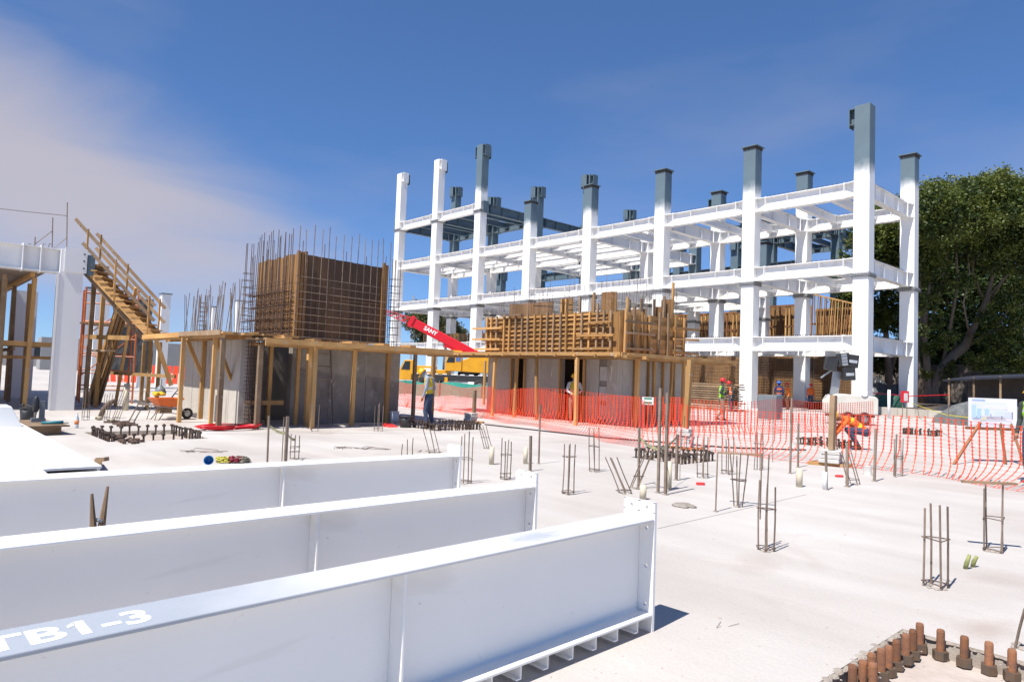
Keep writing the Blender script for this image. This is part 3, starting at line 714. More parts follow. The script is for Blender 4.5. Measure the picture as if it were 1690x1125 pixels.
for xx in (-16.72, -17.7): stick('bearer', (xx, 6.95, 2.165), (xx + .02, 12.8, 2.165), 0.05, 0.10, M_pine, plat)
stick('edge_board', (-24.1, 6.0, 2.375), (-20.4, 6.01, 2.385), 0.03, 0.14, M_pinel, plat)
stick('edge_board', (-20.38, 6.0, 2.40), (-17.2, 6.02, 2.385), 0.03, 0.12, M_old, plat)
stick('edge_board', (-16.60, 6.9, 2.225), (-16.60, 12.75, 2.225), 0.03, 0.13, M_pinel, plat)
for yy in (7.5, 8.3, 9.4, 10.4, 11.3):
    mb = MB(); mb.box((-16.9, yy, 2.315), (0.55, 0.2, 0.07)); mb.build('block', M_pinel, plat)
for (xx, yy) in ((-22.4, 6.2), (-21.6, 6.3), (-20.6, 6.6), (-19.4, 6.4), (-18.4, 7.3)):
    mb = MB(); mb.box((xx, yy, 2.45), (0.5 + random.random() * .4, 0.22, 0.06), Matrix.Rotation(jit(.3), 3, 'Z')); mb.build('offcut', M_pinel, plat)
for (px, py, m, w) in ((295, 697, M_pine, .10), (330, 691, M_pine, .10), (347, 704, M_pine, .09), (360, 708, M_old, .11), (378, 699, M_pine, .10)):
    p = gp(px, py); post(plat, p.x, p.y, 2.28, m, w)
for (px, py, m, w) in ((423, 708, M_old, .11), (441, 700, M_pine, .10), (487, 701, M_pine, .09), (505, 703, M_pine, .11), (514, 707, M_pine, .11), (580, 702, M_pine, .10), (636, 698, M_pine, .12), (643, 690, M_old, .10), (681, 694, M_old, .10), (712, 690, M_pine, .10)):
    p = gp(px, py); post(plat, p.x, p.y, 2.14, m, w)
for (a, za, b, zb) in (((250, 692), 2.25, (283, 692), .95), ((302, 696), 2.25, (333, 694), 1.25), ((350, 704), 2.25, (381, 700), 1.2)):
    p, q = gp(*a), gp(*b); stick('brace', (p.x, p.y - .02, za), (q.x, q.y - .06, zb), .04, .12, M_pine, plat)
for (px, py) in ((242, 676), (258, 672), (232, 668)):
    p = gp(px, py); post(plat, p.x, p.y, 2.3, M_pine, .11)
a_, b_2 = gp(172, 668), gp(285, 690); stick('ledger', a_ + Vector((0, 0, 1.15)), b_2 + Vector((0, 0, 1.2)), .05, .10, M_pine, plat)
mb = MB(); p = gp(422, 704); mb.box((p.x - .2, p.y + .3, .62), (.08, 1.0, .12)); mb.build('ledger', M_pine, plat)

box = thing('plywood_formwork', 'tall dark brown plywood formwork box on the left core platform', 'formwork', (-19.9, 9.9, 2.4))
bx0, bx1, by0, by1, bz0, bz1 = -21.25, -18.58, 8.55, 11.42, 2.42, 4.86
n = 11
for k in range(n):
    a = bx0 + (bx1 - bx0) * k / n; b = bx0 + (bx1 - bx0) * (k + 1) / n
    mb = MB(); mb.mm(a + .004, b - .004, by0 - .02 + jit(.008), by0 + .02, bz0, bz1 + jit(.03)); mb.build('board', M_ply, box)
    if k % 2 == 0: mb = MB(); mb.mm(a - .03, a + .03, by0 - .06, by0 - .031, bz0, bz1 - .02); mb.build('batten', M_old, box)
M_plyd = mat('stained_and_shaded_plywood', (0.125, 0.066, 0.027), 0.6, (0.04, 0.02, 0.010), 1.2, 0.55, 0.1, 20, stretch=(1, 1, .5), rnd=0.2)  # stained panels, darkened further to stand for the shade on this face
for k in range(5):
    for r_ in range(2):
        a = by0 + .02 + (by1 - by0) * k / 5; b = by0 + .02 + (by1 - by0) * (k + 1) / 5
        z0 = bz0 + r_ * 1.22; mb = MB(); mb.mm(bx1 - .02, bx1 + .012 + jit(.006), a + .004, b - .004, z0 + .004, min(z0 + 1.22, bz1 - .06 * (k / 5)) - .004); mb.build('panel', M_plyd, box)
mb = MB(); mb.mm(bx0, bx1 - .03, by1, by1 + .04, bz0, bz1); mb.build('panel', M_ply, box)
mb = MB(); mb.mm(bx0 - .04, bx0, by0 + .03, by1, bz0, bz1); mb.build('panel', M_ply, box)
for (a, b, y) in ((bx1 + .02, bx1 + .11, by0 - .06), (bx1 + .02, bx1 + .10, by0 + .05), (bx1 + .02, bx1 + .09, by0 + .16), (bx1 + .02, bx1 + .10, by1 - .10), (bx1 + .02, bx1 + .10, by1 + .0)):
    mb = MB(); mb.mm(a, b, y, y + .085, bz0, bz1 + .06 + jit(.04)); mb.build('stud', M_ply, box)

bars = thing('rebar_cage', 'tall rebar cage around the brown plywood box with long bars rising above', 'rebar', (-19.9, 9.9, 2.4))
k = 0; x = bx0 - .12
while x < bx1 + .1:
    rebar(bars, [(x, by0 - .17, 2.3), (x + jit(.01), by0 - .17, 3.6), (x + jit(.05), by0 - .17 + jit(.04), random.uniform(5.35, 5.72))])
    if k % 2: rebar(bars, [(x + .06, by0 - .36, 2.3), (x + .06 + jit(.03), by0 - .36, random.uniform(4.3, 5.1))])
    x += 0.155; k += 1
for k in range(13):
    z = 2.5 + k * .125; rebar(bars, [(bx0 - .3, by0 - .19, z), (bx1 + .06, by0 - .19, z + jit(.012))], 0.009)
    if k % 2 == 0: rebar(bars, [(bx0 - .32, by0 - .38, z + .03), (bx1 + .04, by0 - .38, z + .03)], 0.009)
for k in range(26):
    for z in (2.6, 2.98, 3.36, 3.74):
        xx = bx0 - .1 + k * .11
        if xx < bx1: rebar(bars, [(xx, by0 - .42, z + jit(.02)), (xx, by0 - .12, z)], 0.008, 'tie')
y = by0 - .1; k = 0
while y < by1 + .3:
    rebar(bars, [(bx1 + .2, y, 2.25), (bx1 + .2 + jit(.02), y + jit(.015), 3.6), (bx1 + .2 + jit(.06), y + jit(.04), random.uniform(5.5, 5.8))], 0.011, m=M_bar)
    if k % 3 == 1: rebar(bars, [(bx1 - .25, y + .1, 4.0), (bx1 - .25 + jit(.03), y + .1, random.uniform(5.1, 5.3))])
    y += 0.235; k += 1
for k in range(9):
    z = 2.42 + k * .215; rebar(bars, [(bx1 + .215, by0 - .18, z + .04), (bx1 + .215, by1 + .32, z)], 0.008, m=M_bar)
for (xx, yy) in ((bx0 - .2, by0 - .3), (bx1 + .14, by1 + .33)):
    for dx in (-.09, .09):
        for dy in (-.09, .09): rebar(bars, [(xx + dx, yy + dy, 2.25), (xx + dx + jit(.03), yy + dy + jit(.03), random.uniform(5.0, 5.5))])
    for k in range(10):
        z = 2.5 + k * .22; d = .13; rebar(bars, [(xx - d, yy - d, z), (xx + d, yy - d, z), (xx + d, yy + d, z), (xx - d, yy + d, z), (xx - d, yy - d, z)], 0.009, 'tie')
start = thing('starter_bars', 'row of leaning starter bars rising through the platform left of the brown box', 'rebar', (-21, 7.6, 2.3))
for k in range(84):
    x = -23.3 + k * .055 + jit(.03); y = random.choice((7.0, 7.1, 9.6, 10.6)); h = random.uniform(1.1, 1.7)
    rebar(start, [(x, y, 2.2), (x + jit(.12), y + jit(.12), 2.35 + h)], 0.010, m=M_bar)
for k in range(8):
    z = 2.55 + k * .15; d = .1; rebar(start, [(-23.5 - d, 7.6 - d, z), (-23.5 + d, 7.6 - d, z), (-23.5 + d, 7.6 + d, z), (-23.5 - d, 7.6 + d, z), (-23.5 - d, 7.6 - d, z)], .008, 'tie')
for dx in (-.1, .1):
    for dy in (-.1, .1): rebar(start, [(-23.5 + dx, 7.6 + dy, 2.3), (-23.5 + dx, 7.6 + dy, 3.85)], .011)
# ladder leaning at the core, steel
lad = thing('ladder', 'grey steel ladder leaning on the left core wall behind the wheelbarrow', 'ladder', gp(278, 678))
a, b = gp(270, 672), gp(286, 676)
for p in (a, b): 
    mb = MB(); mb.tube([p, p + Vector((1.2, 1.0, 2.0))], .022, 6); mb.build('rail', M_galv, lad)
for k in range(6):
    f = (k + .5) / 6; v = Vector((1.2, 1.0, 2.0)) * f; mb = MB(); mb.tube([a + v, b + v], .015, 5); mb.build('rung', M_galv, lad)
wl = thing('wall_ladder', 'thin dark steel ladder standing against the shaded left core wall', 'ladder', gp(524, 705))
for yy in (8.75, 9.45):
    mb = MB(); mb.tube([(-17.75, yy, 0), (-18.1, yy, 2.15)], .018, 6); mb.build('rail', M_bar, wl)
for k in range(6):
    f = (k + .6) / 6; mb = MB(); mb.tube([(-17.75 - .35 * f, 8.75, 2.15 * f), (-17.75 - .35 * f, 9.45, 2.15 * f)], .012, 5); mb.build('rung', M_bar, wl)

# ------------------------------------------------------------------ steel bay and shoring at the far left
bay = thing('steel_bay', 'white steel column and edge beam of the propped floor at the left edge', 'building', (-25.3, 4.1, 0))
mb = MB(); mb.mm(-25.6, -25.0, 3.80, 4.42, 0, 5.0); bevel(mb.build('column', M_white, bay), .006)
mb = MB(); mb.mm(-25.02, -24.985, 3.74, 3.795, 0, 4.25); mb.build('flange_edge', M_white, bay)
bmx = -25.3
for (z0, z1) in ((4.96, 5.0), (4.24, 4.28)): 
    mb = MB(); mb.mm(bmx - .2, bmx + .2, -7, 3.795, z0, z1); mb.build('beam_flange', M_white, bay)
mb = MB(); mb.mm(bmx - .02, bmx + .02, -7, 3.79, 4.281, 4.959); mb.build('beam_web', M_white, bay)
for yy in (3.3, 2.85): mb = MB(); mb.mm(bmx - .18, bmx + .26, yy - .012, yy + .012, 4.20, 5.04); mb.build('stiffener', M_white, bay)
mb = MB(); mb.mm(-24.995, -24.96, 3.9, 4.5, 4.3, 5.06); mb.build('connection_plate', M_white, bay)
for z in (4.45, 4.68, 4.9): mb = MB(); mb.box((-24.955, 4.42, z), (.012, .045, .045)); mb.build('bolt_hole', M_black, bay)
mb = MB(); mb.mm(-25.3, -24.97, 4.52, 4.72, 4.25, 4.9); mb.build('bracket', M_primer, bay)
mb = MB(); mb.mm(-33.3, -32.7, 3.6, 4.3, 0, 4.2); mb.build('column', M_white, bay)
mb = MB(); mb.mm(-40, -25.55, -7, 3.5, 4.24, 4.40); mb.build('floor_soffit', mat('soffit_ply', (.36, .30, .24), .8, (.24, .19, .15), 1.5, .5), bay)
for yy in (-5, -3.6, -2.2, -.8, .6, 2.0, 3.2):
    mb = MB(); mb.mm(-40, -25.6, yy - .05, yy + .05, 4.12, 4.235); mb.build('joist', M_pine, bay)
sh = []
k = 0
lab = ['leftmost', 'tall', 'slim', 'stout', 'leaning', 'pale', 'dark', 'front', 'rear', 'inner']
shore = thing('timber_shoring', 'timber posts and cross rails propping the floor at the left edge', 'shoring', (-28, 2, 0))
for x in (-26.1, -27.2, -28.4, -29.8, -31.4, -33.2):
    for y in (-.4, 0.3, 0.9, 1.5, 2.1, 2.7, 3.3):
        post(shore, x + jit(.25), y + jit(.2), 4.12, M_pine if random.random() < .8 else M_old, .115, 0, (jit(.1), jit(.1)))
for x in (-26.25, -29.1): 
    stick('rail', (x, -2, 2.05 + jit(.05)), (x, 4.0, 2.02), .05, .15, M_pine, shore); 
stick('rail', (-27.5, -2, 1.55), (-27.5, 4.1, 1.6), .05, .10, M_pine, shore)
for k in range(4): stick('rail', (-30, .8 + k * .7, 1.8), (-26, .8 + k * .7, 1.85), .05, .1, M_old, shore)
wires = thing('safety_line', 'rope tied between bent rebar stakes on top of the white edge beam', 'rope', (-25.3, 2, 5.0))
tops = []
for (px, py, pt) in ((57, 411, 391), (86, 412, 359), (110, 409, 334)):
    p = atx(px, py, -25.3); q = atx(px + 1, pt, -25.3); rebar(wires, [p, q], .016, 'stake', M_bar); tops.append(q)
rebar(wires, [atx(-30, 341, -25.3), atx(40, 349, -25.3), atx(110, 356, -25.3)], .010, 'rope', M_bar)
rebar(wires, [atx(50, 409, -25.3), atx(86, 381, -25.3)], .012, 'rope', M_bar); rebar(wires, [atx(88, 411, -25.3), atx(110, 392, -25.3)], .012, 'rope', M_bar)
for px in (8, 22, 46, 70, 80): p = atx(px, 408, -25.3); rebar(wires, [p, p + Vector((0, .02, .12)), p + Vector((0, .08, .10))], .012, 'stake', M_bar)

# ------------------------------------------------------------------ timber stair
stair = thing('timber_stair', 'steep timber site stair with double handrails down to the left platform', 'stairs', (-24.5, 5.4, 0))
T = Vector((-25.5, 4.72, 4.66)); B = Vector((-24.35, 6.42, 2.52)); d = (B - T); hd = Vector((d.x, d.y, 0)).normalized(); sd2 = Vector((-hd.y, hd.x, 0))
for s_ in (-.42, .42):
    o = sd2 * s_; stick('stringer', T + o + Vector((0, 0, -.1)), B + o + Vector((.1, .05, -.15)), .05, .22, M_pine, stair); 
    stick('stringer_cleat', T + o * .9 + Vector((0, 0, -.32)), B + o * .9 + Vector((-.3, -.12, -.2)), .05, .12, M_old, stair)
for k in range(12):
    c = T + d * ((k + .5) / 12); mb = MB(); rot = Matrix.Rotation(math.atan2(hd.y, hd.x), 3, 'Z'); mb.box(c + Vector((0, 0, .03)), (.27, 1.0, .045), rot); mb.build('tread', M_pine, stair)
for s_ in (-.46, .46):
    o = sd2 * s_
    for h, m in ((1.0, M_old), (.52, M_old)):
        stick('handrail', T + o + Vector((0, 0, h)) - d * .05, B + o + Vector((0, 0, h)) + d * .06, .035, .10, m, stair)
    for f in (.02, .45, .97):
        c = T + d * f + o; stick('baluster', c + Vector((0, 0, -.2)), c + Vector((0, 0, 1.12)), .08, .05, M_pine, stair)
stick('handrail', T + sd2 * -.46 + Vector((0, 0, 1.0)), T + sd2 * -.46 + Vector((-.45, -.25, 1.42)), .035, .10, M_old, stair)
for k in range(3): mb = MB(); mb.box(T + Vector((-.1 - .05 * k, -.1, -.02 - .09 * k)), (.8, .95, .06), Matrix.Rotation(.5, 3, 'Z')); mb.build('landing_board', M_pine, stair)
stick('post', (-26.3, 4.95, 0), (-26.1, 4.95, 4.6), .13, .13, M_old, stair); stick('post', (-26.5, 5.3, 0), (-26.4, 5.3, 4.5), .12, .12, M_pine, stair)
foot = gp(152, 668)
for s_, m in ((-.35, M_pine), (-.1, M_old), (.2, M_pine), (.42, M_old)):
    c = T + d * .5 + sd2 * s_; stick('prop', foot + Vector((s_ * .3, s_ * .4, .02)), c + Vector((0, 0, -.15)), .07, .2, m, stair)
c = T + d * .5; stick('post', foot + Vector((1.0, .5, 0)), c + Vector((.2, .3, .4)), .09, .09, M_pine, stair)
stick('rail', (-26.3, 4.9, 2.35), (-23.9, 5.6, 2.32), .05, .14, M_pine, stair); stick('rail', (-26.4, 5.2, 1.9), (-24.5, 5.2, 1.9), .3, .06, M_old, stair)

# orange scaffold behind the stair
scf = thing('scaffold_tower', 'orange tubular scaffold tower behind the timber stair', 'scaffold', gp(158, 664))
c0, c1 = gp(126, 662), gp(192, 668); c0 = Vector((-29.5, 5.35, 0)); c1 = Vector((-28.6, 6.9, 0))
for p in (c0, c1, c0 + Vector((-1.5, .2, 0)), c1 + Vector((-1.5, .2, 0))):
    mb = MB(); mb.tube([p, p + Vector((0, 0, 4.3))], .035, 8); mb.build('upright', M_orng, scf)
for z in (.5, 1.1, 1.75, 2.4, 3.0, 3.7, 4.1):
    mb = MB(); mb.tube([c0 + Vector((0, 0, z)), c1 + Vector((0, 0, z))], .026, 6); mb.build('ledger', M_orng, scf)
    mb = MB(); mb.tube([c0 + Vector((-1.5, .2, z + .1)), c1 + Vector((-1.5, .2, z + .1))], .026, 6); mb.build('ledger', M_orng, scf)
for (a, za, b, zb) in ((c0, 1.0, c1, 2.6), (c1, .6, c0 + Vector((-1.5, .2, 0)), 2.2), (c0, 2.4, c1, 3.9)): mb = MB(); mb.tube([a + Vector((0, 0, za)), b + Vector((0, 0, zb))], .02, 6); mb.build('brace', M_orng, scf)
mb = MB(); mb.box((c0 + c1) / 2 + Vector((-.75, .1, 2.95)), (1.7, 1.7, .05), Matrix.Rotation(-.5, 3, 'Z')); mb.build('deck_board', M_old, scf)

# ------------------------------------------------------------------ core in the middle
c2 = thing('concrete_core', 'grey concrete core with two dark doorways behind the orange net', 'concrete wall', (-18, 20, 0))
WY = 18.7
for (a, b) in ((-21.9, -20.45), (-19.6, -18.75), (-18.74, -17.75), (-16.45, -15.85), (-15.45, -15.0)):
    mb = MB(); mb.mm(a, b, WY + jit(.01), WY + .28, 0, 2.26); mb.build('wall_panel', M_conc, c2)
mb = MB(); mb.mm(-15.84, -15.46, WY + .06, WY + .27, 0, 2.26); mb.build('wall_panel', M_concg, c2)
for z in (.15, .8, 1.5): mb = MB(); mb.mm(-15.82, -15.48, WY + .03, WY + .058, z, z + .5); mb.build('bright_plaster_patch', mat('pale_plaster', (.55, .53, .50), .9, (.46, .44, .41), 4, .5), c2)
y = WY + .29
for w in (.8, .75, .8, .7, .7):
    mb = MB(); mb.mm(-15.26, -15.0 + jit(.012), y, y + w - .008, 0, 2.26); mb.build('wall_panel', M_conc, c2); y += w
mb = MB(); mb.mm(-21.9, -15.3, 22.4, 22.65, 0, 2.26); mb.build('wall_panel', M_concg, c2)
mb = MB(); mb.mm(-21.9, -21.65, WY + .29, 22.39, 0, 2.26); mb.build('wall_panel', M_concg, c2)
mb = MB(); mb.mm(-21.9, -15.0, WY, 22.65, 2.262, 2.30); mb.build('slab_form', M_ply, c2)
p2 = thing('timber_platform', 'timber platform on posts around the middle core behind the orange net', 'timber platform', (-18, 18, 0))
plankset(p2, 'plank', -24.0, -13.7, 17.1, WY - .02, 2.36, .05, 'x', .28, M_pinel)
plankset(p2, 'plank', -14.98, -13.6, WY, 24.0, 2.36, .05, 'y', .28, M_pinel)
for yy in (17.2, 18.2): stick('bearer', (-24.2, yy, 2.305), (-13.4, yy, 2.305), .06, .1, M_pine, p2)
for xx in (-13.75, -14.6): stick('bearer', (xx, 17.0, 2.30), (xx, 24.4, 2.30), .06, .1, M_pine, p2)
stick('edge_board', (-24.1, 17.08, 2.375), (-19, 17.09, 2.38), .03, .12, M_pinel, p2); stick('edge_board', (-18.97, 17.08, 2.385), (-13.6, 17.07, 2.375), .03, .12, M_pinel, p2)
stick('edge_board', (-13.57, 17.1, 2.38), (-13.57, 24.2, 2.38), .03, .12, M_pinel, p2)
for xx in [-23.6 + .9 * k for k in range(12)]: stick('joist_end', (xx, 16.98, 2.33), (xx, 17.4, 2.33), .09, .07, M_pinel, p2)
for (px, py, w) in ((798, 668, .1), (809, 668, .1), (814, 686, .1), (850, 688, .11), (882, 692, .1), (898, 678, .08), (949, 701, .11), (1050, 704, .12), (1077, 699, .1), (1107, 700, .1), (1132, 688, .1), (1126, 703, .1), (835, 682, .09), (922, 686, .09), (985, 690, .09)):
    p = gp(px, py); post(p2, p.x, p.y, 2.26, M_pine, w, 0, (jit(.12), jit(.1)))
for x in (-20.4, -19.62, -17.7, -16.5): stick('post', (x, WY - .04, 0), (x, WY - .04, 2.25), .09, .06, M_pine, p2, (1, 0, 0))
for y in (19.6, 20.4, 21.3, 22.0): stick('post', (-14.94, y, 0), (-14.94, y, 2.25), .06, .1, M_pine, p2, (1, 0, 0))
fw = thing('timber_formwork', 'orange timber wall formwork with battens and studs on the middle core platform', 'formwork', (-18, 20, 2.4))
fx0, fx1, fy0, fy1, fz0, fz1 = -21.9, -14.95, 18.62, 22.6, 2.42, 3.93
M_sheet = mat('fresh_ply_sheet', (.34, .185, .06), .65, (.22, .115, .04), 1.4, .5, rnd=.15)
x = fx0
while x < fx1 - .1:
    w = min(1.2, fx1 - x); mb = MB(); mb.mm(x + .003, x + w - .003, fy0, fy0 + .02, fz0, fz1 + jit(.02)); mb.build('sheet', M_sheet, fw); x += w
for k in range(9):
    z = fz0 + .06 + k * .175; x = fx0 - .1
    while x < -15.6:
        L = random.uniform(.9, 1.9); L = min(L, -15.4 - x); mb = MB(); mb.box((x + L / 2, fy0 - .028 + jit(.006), z + jit(.015)), (L - .02, .05, .045), Matrix.Rotation(jit(.012), 3, 'Y')); mb.build('batten', M_pinel, fw); x += L
for k in range(20):
    x = fx0 + .02 + k * .355 + jit(.06); m = random.choice((M_old, M_old, M_pine)); z1 = fz1 + random.choice((.04, .06, .1, .3 if k > 11 else .05))
    stick('stud', (x + jit(.02), fy0 - .10, fz0), (x + jit(.02), fy0 - .10, z1), .07, .07, m, fw, (1, 0, 0))
for (z, a, b) in ((2.62, -22.5, -20.9), (3.05, -22.7, -20.9), (3.5, -22.7, -20.8), (2.62, -16.9, -15.1), (3.1, -16.7, -15.0), (3.55, -16.2, -15.1)):
    stick('waler', (a, fy0 - .18, z), (b, fy0 - .18, z + jit(.03)), .08, .08, M_pinel, fw)
stick('waler', (-20.9, fy0 - .15, fz1 + .03), (-19.7, fy0 - .16, fz1 + .06), .1, .05, M_old, fw)
y = fy0 + .03
while y < fy1:
    if y < 20.3:
        mb = MB(); mb.mm(fx1 - .0, fx1 + .02 + jit(.01), y, y + .115, fz0, fz1 + random.uniform(-.1, .06)); mb.build('board', M_pinel, fw); y += .13
    else: break
for k in range(9):
    mb = MB(); mb.mm(fx1, fx1 + .03 + jit(.008), 20.32, 22.65, fz0 + k * .168 + .004, fz0 + (k + 1) * .168 - .004); mb.build('board', M_pinel, fw)
for y in (18.9, 19.4, 19.9, 20.3, 20.9, 21.4, 21.9, 22.5):
    stick('stud', (fx1 + .09, y + jit(.04), fz0 - .02), (fx1 + .09, y + jit(.05), fz1 + random.uniform(0, .25)), .08, .07, random.choice((M_pine, M_old)), fw, (0, 1, 0))
for z in (2.65, 3.2, 3.6): stick('waler', (fx1 + .17, 18.8, z), (fx1 + .17, 20.5, z + .02), .06, .08, M_old, fw); stick('waler', (fx1 + .17, 21.7, z + jit(.05)), (fx1 + .17, 23.4, z), .06, .08, M_pinel, fw)
# inner form panels that rise above it
M_plyg = mat('striped_brown_ply', (.30, .175, .085), .7, (.17, .085, .035), 2.5, .5, .1, 22, stretch=(3, 3, .15), rnd=.2)
inn = thing('inner_formwork', 'dark plywood inner panels and studs rising above the orange timber formwork', 'formwork', (-18, 20, 2.5))
def ply(x0, x1, y, z0, z1, m, n):
    for k in range(n):
        a, b = x0 + (x1 - x0) * k / n, x0 + (x1 - x0) * (k + 1) / n; mb = MB(); mb.mm(a + .003, b - .003, y, y + .03 + jit(.008), z0, z1 + jit(.015)); mb.build('board', m, inn)
ply(-21.3, -18.75, 19.25, 2.4, 4.55, M_plyg, 9); ply(-18.4, -17.75, 19.3, 2.4, 4.62, M_ply, 3); ply(-16.35, -15.65, 19.35, 2.4, 4.75, M_ply, 3)
ply(-18.8, -15.4, 20.8, 2.4, 4.25, M_plyg, 10); ply(-15.4, -15.0, 21.2, 2.4, 4.35, M_ply, 2); ply(-15.6, -15.05, 22.0, 2.4, 4.7, M_ply, 2)
for (x, y, z) in ((-18.2, 19.2, 4.6), (-18.0, 19.2, 4.6), (-17.35, 19.3, 4.65), (-16.9, 19.5, 4.6), (-16.55, 19.2, 4.75), (-15.9, 20.3, 4.65), (-15.5, 20.6, 4.6), (-15.2, 21.0, 4.6), (-15.3, 21.8, 4.8), (-15.15, 22.1, 5.35), (-15.6, 20, 4.5)):
    stick('stud', (x, y, 2.4), (x + jit(.05), y, z), .09, .07, random.choice((M_pine, M_old)), inn, (1, 0, 0))
cb = thing('rebar_cage', 'thin rebar rising out of the middle core formwork', 'rebar', (-18, 20, 2.4))
for k in range(62):
    x = -21.6 + (k % 40) * .165 + jit(.03); y = random.choice((18.85, 19.1, 20.9, 22.3)); 
    if k > 44: x = -15.2 + jit(.08); y = 18.9 + (k - 45) * .22
    rebar(cb, [(x, y, 2.4), (x + jit(.02), y, 4.1), (x + jit(.07), y + jit(.05), random.uniform(4.6, 5.6))], .009, m=M_bar)
for z in (4.75, 4.95): rebar(cb, [(-19.8, 19, z + .1), (-17.6, 19, z - .1)], .01, m=M_bar)

# ------------------------------------------------------------------ things standing in the slab
def cluster(px, py, yt, label, n=4, w=0.10, ties=(0.12, 0.6), splay=0.0, lean=(0, 0), r=0.0085, upper=None, var=.06):
    b = gp(px, py); h = max(.15, hgt(b, yt)); t = thing('rebar_stub', label, 'rebar', b, 0, 'rebar stubs in the slab')
    offs = [(-1, -1), (1, -1), (1, 1), (-1, 1)][:n] if n <= 4 else [(math.cos(6.28 * k / n), math.sin(6.28 * k / n)) for k in range(n)]
    a = jit(.4); ca, sa = math.cos(a), math.sin(a)
    offs = [(ca * x - sa * y, sa * x + ca * y) for x, y in offs]
    for (x, y) in offs:
        x, y = x * w / 2 + jit(.006), y * w / 2 + jit(.006); hh = h * (1 + jit(var))
        q = b + Vector((x * (1 + splay * 3) + lean[0] * h + jit(.012), y * (1 + splay * 3) + lean[1] * h + jit(.012), hh))
        mid = (b + Vector((x, y, 0))).lerp(q, .5) + Vector((jit(.008), jit(.008), 0))
        rebar(t, [b + Vector((x, y, 0)), mid, q], r, 'bar', M_bar)
    if upper:
        for (x, y) in offs[:2]: rebar(t, [b + Vector((x * w / 2 * .8, y * w / 2 * .8, h * .45)), b + Vector((x * w / 2 + .02, y * w / 2, hgt(b, upper)))], r * .8, 'bar', M_bar)
    for f in ties:
        z = f * h; d = w / 2 * (1 + splay * 3 * f) + .012; c = b + Vector((lean[0] * z, lean[1] * z, z))
        ring = [Vector((ca * x - sa * y, sa * x + ca * y, jit(.012))) for x, y in ((-d, -d), (d, -d), (d, d), (-d, d), (-d, -d))]
        rebar(t, [c + v for v in ring], .005, 'tie', M_rebar)
    cr_ = MB()
    for k in range(7): cr_.ball(b + Vector((jit(w * .7), jit(w * .7), .004)), random.uniform(.012, .028), (1, 1, .5), 6, 4)
    cr_.build('mortar_crust', M_pit, t)
    return t
cluster(1264, 908, 796, 'tall rebar stub with lapped bars alone on the slab right of the nearest girder', 4, .10, (.05, .62), upper=748)
cluster(1544, 968, 836, 'four bar rebar stub closest to the rusty anchor bolts', 4, .125, (.06, .6))
cluster(1640, 909, 801, 'rebar stub with a timber scrap across its top near the easel', 4, .14, (.04, .5))
cluster(938, 815, 729, 'four bar rebar stub behind the tip of the middle girder', 4, .11, (.05, .72))
cluster(981, 778, 709, 'slim rebar stub left of the taped steel stakes', 4, .11, (.06, .6), lean=(-.03, -.03))
cluster(1033, 814, 757, 'low rebar stub bent over to the left beside the cream pipe', 4, .12, (.1,), lean=(-.35, -.3))
cluster(1046, 806, 738, 'rebar bars bent to the right behind the low bent stub', 4, .10, (.3,), lean=(.25, .3))
cluster(1218, 836, 750, 'rebar stub splayed open like a fork with a timber scrap on top', 4, .07, (.5, .53), splay=.45)
cluster(834, 791, 725, 'rebar stub between the far girder tip and the taped stakes', 4, .10, (.05, .15, .62))
cluster(1160, 788, 722, 'four bar rebar stub right of the middle bolt cluster', 4, .12, (.1, .75))
cluster(1200, 782, 722, 'rebar stub behind the forked stub', 4, .13, (.1,))
cluster(1252, 775, 713, 'rebar stub just in front of the net between core and light tower', 4, .11, (.7,))
cluster(768, 797, 716, 'rebar stub touching the end plate of the farthest girder', 4, .13, (.05, .5))
cluster(672, 757, 728, 'short bent rebar stub behind the farthest girder', 3, .14, (), var=.2)
cluster(718, 750, 708, 'leaning rebar stub in front of the stooping worker', 4, .14, (), lean=(-.2, -.2))
cluster(806, 740, 703, 'rebar leaning left from the cream pipe stub', 4, .12, (.5,), lean=(-.25, -.2))
cluster(1410, 799, 744, 'leaning rebar stub right of the wooden net post', 4, .14, (.15,), lean=(-.22, -.15))
cluster(1483, 785, 726, 'rebar stub tied to the stake at the foot of the net', 4, .12, (.5, .55))
cluster(624, 711, 667, 'slim rebar stub in front of the shaded core wall', 4, .15, (.1,), r=.008)
cluster(519, 711, 668, 'thin rebar stub beside the core posts', 3, .15, (.1,), r=.008)
cluster(486, 757, 718, 'low rebar stub at the end of the striped tape', 4, .10, (.5, .3))
cluster(1690, 1008 + 60, 1003, 'bent rebar at the right edge beside the bolt pit', 3, .10, (), lean=(.15, .1))
p = gp(1640, 909); h_ = hgt(p, 803)
b = MB(); b.bar(p + Vector((-.25, -.12, h_ + .03)), p + Vector((.17, .1, h_ + .045)), .07, .02); one('timber_scrap', b, M_old, 'grey timber scrap balanced on the rebar stub near the easel', 'timber')
p = gp(1218, 836); h_ = hgt(p, 752)
b = MB(); b.bar(p + Vector((-.25, -.1, h_ + .02)), p + Vector((.25, .16, h_ + .03)), .05, .018); one('timber_scrap', b, M_old, 'timber scrap lying on the forked rebar stub', 'timber')
def stake(px, py, yt, label, w=.035, kind='tube', m=None):
    w *= .72; b = gp(px, py); h = hgt(b, yt); mb = MB(); l = (jit(.02), jit(.02))
    if kind == 'tube': mb.bar(b, b + Vector((l[0], l[1], h)), w, w, (1, 0, 0))
    else: mb.tube([b, b + Vector((l[0], l[1], h))], w / 2, 6)
    t = thing('steel_stake', label, 'stake', b, 0, 'steel stakes in the slab'); mb.build('shaft', m or M_bar, t)
    c = MB(); c.box(b + Vector((0, 0, .006)), (w * 2.2, w * 2.2, .012)); c.build('grout_collar', M_pit, t)
    return b, h
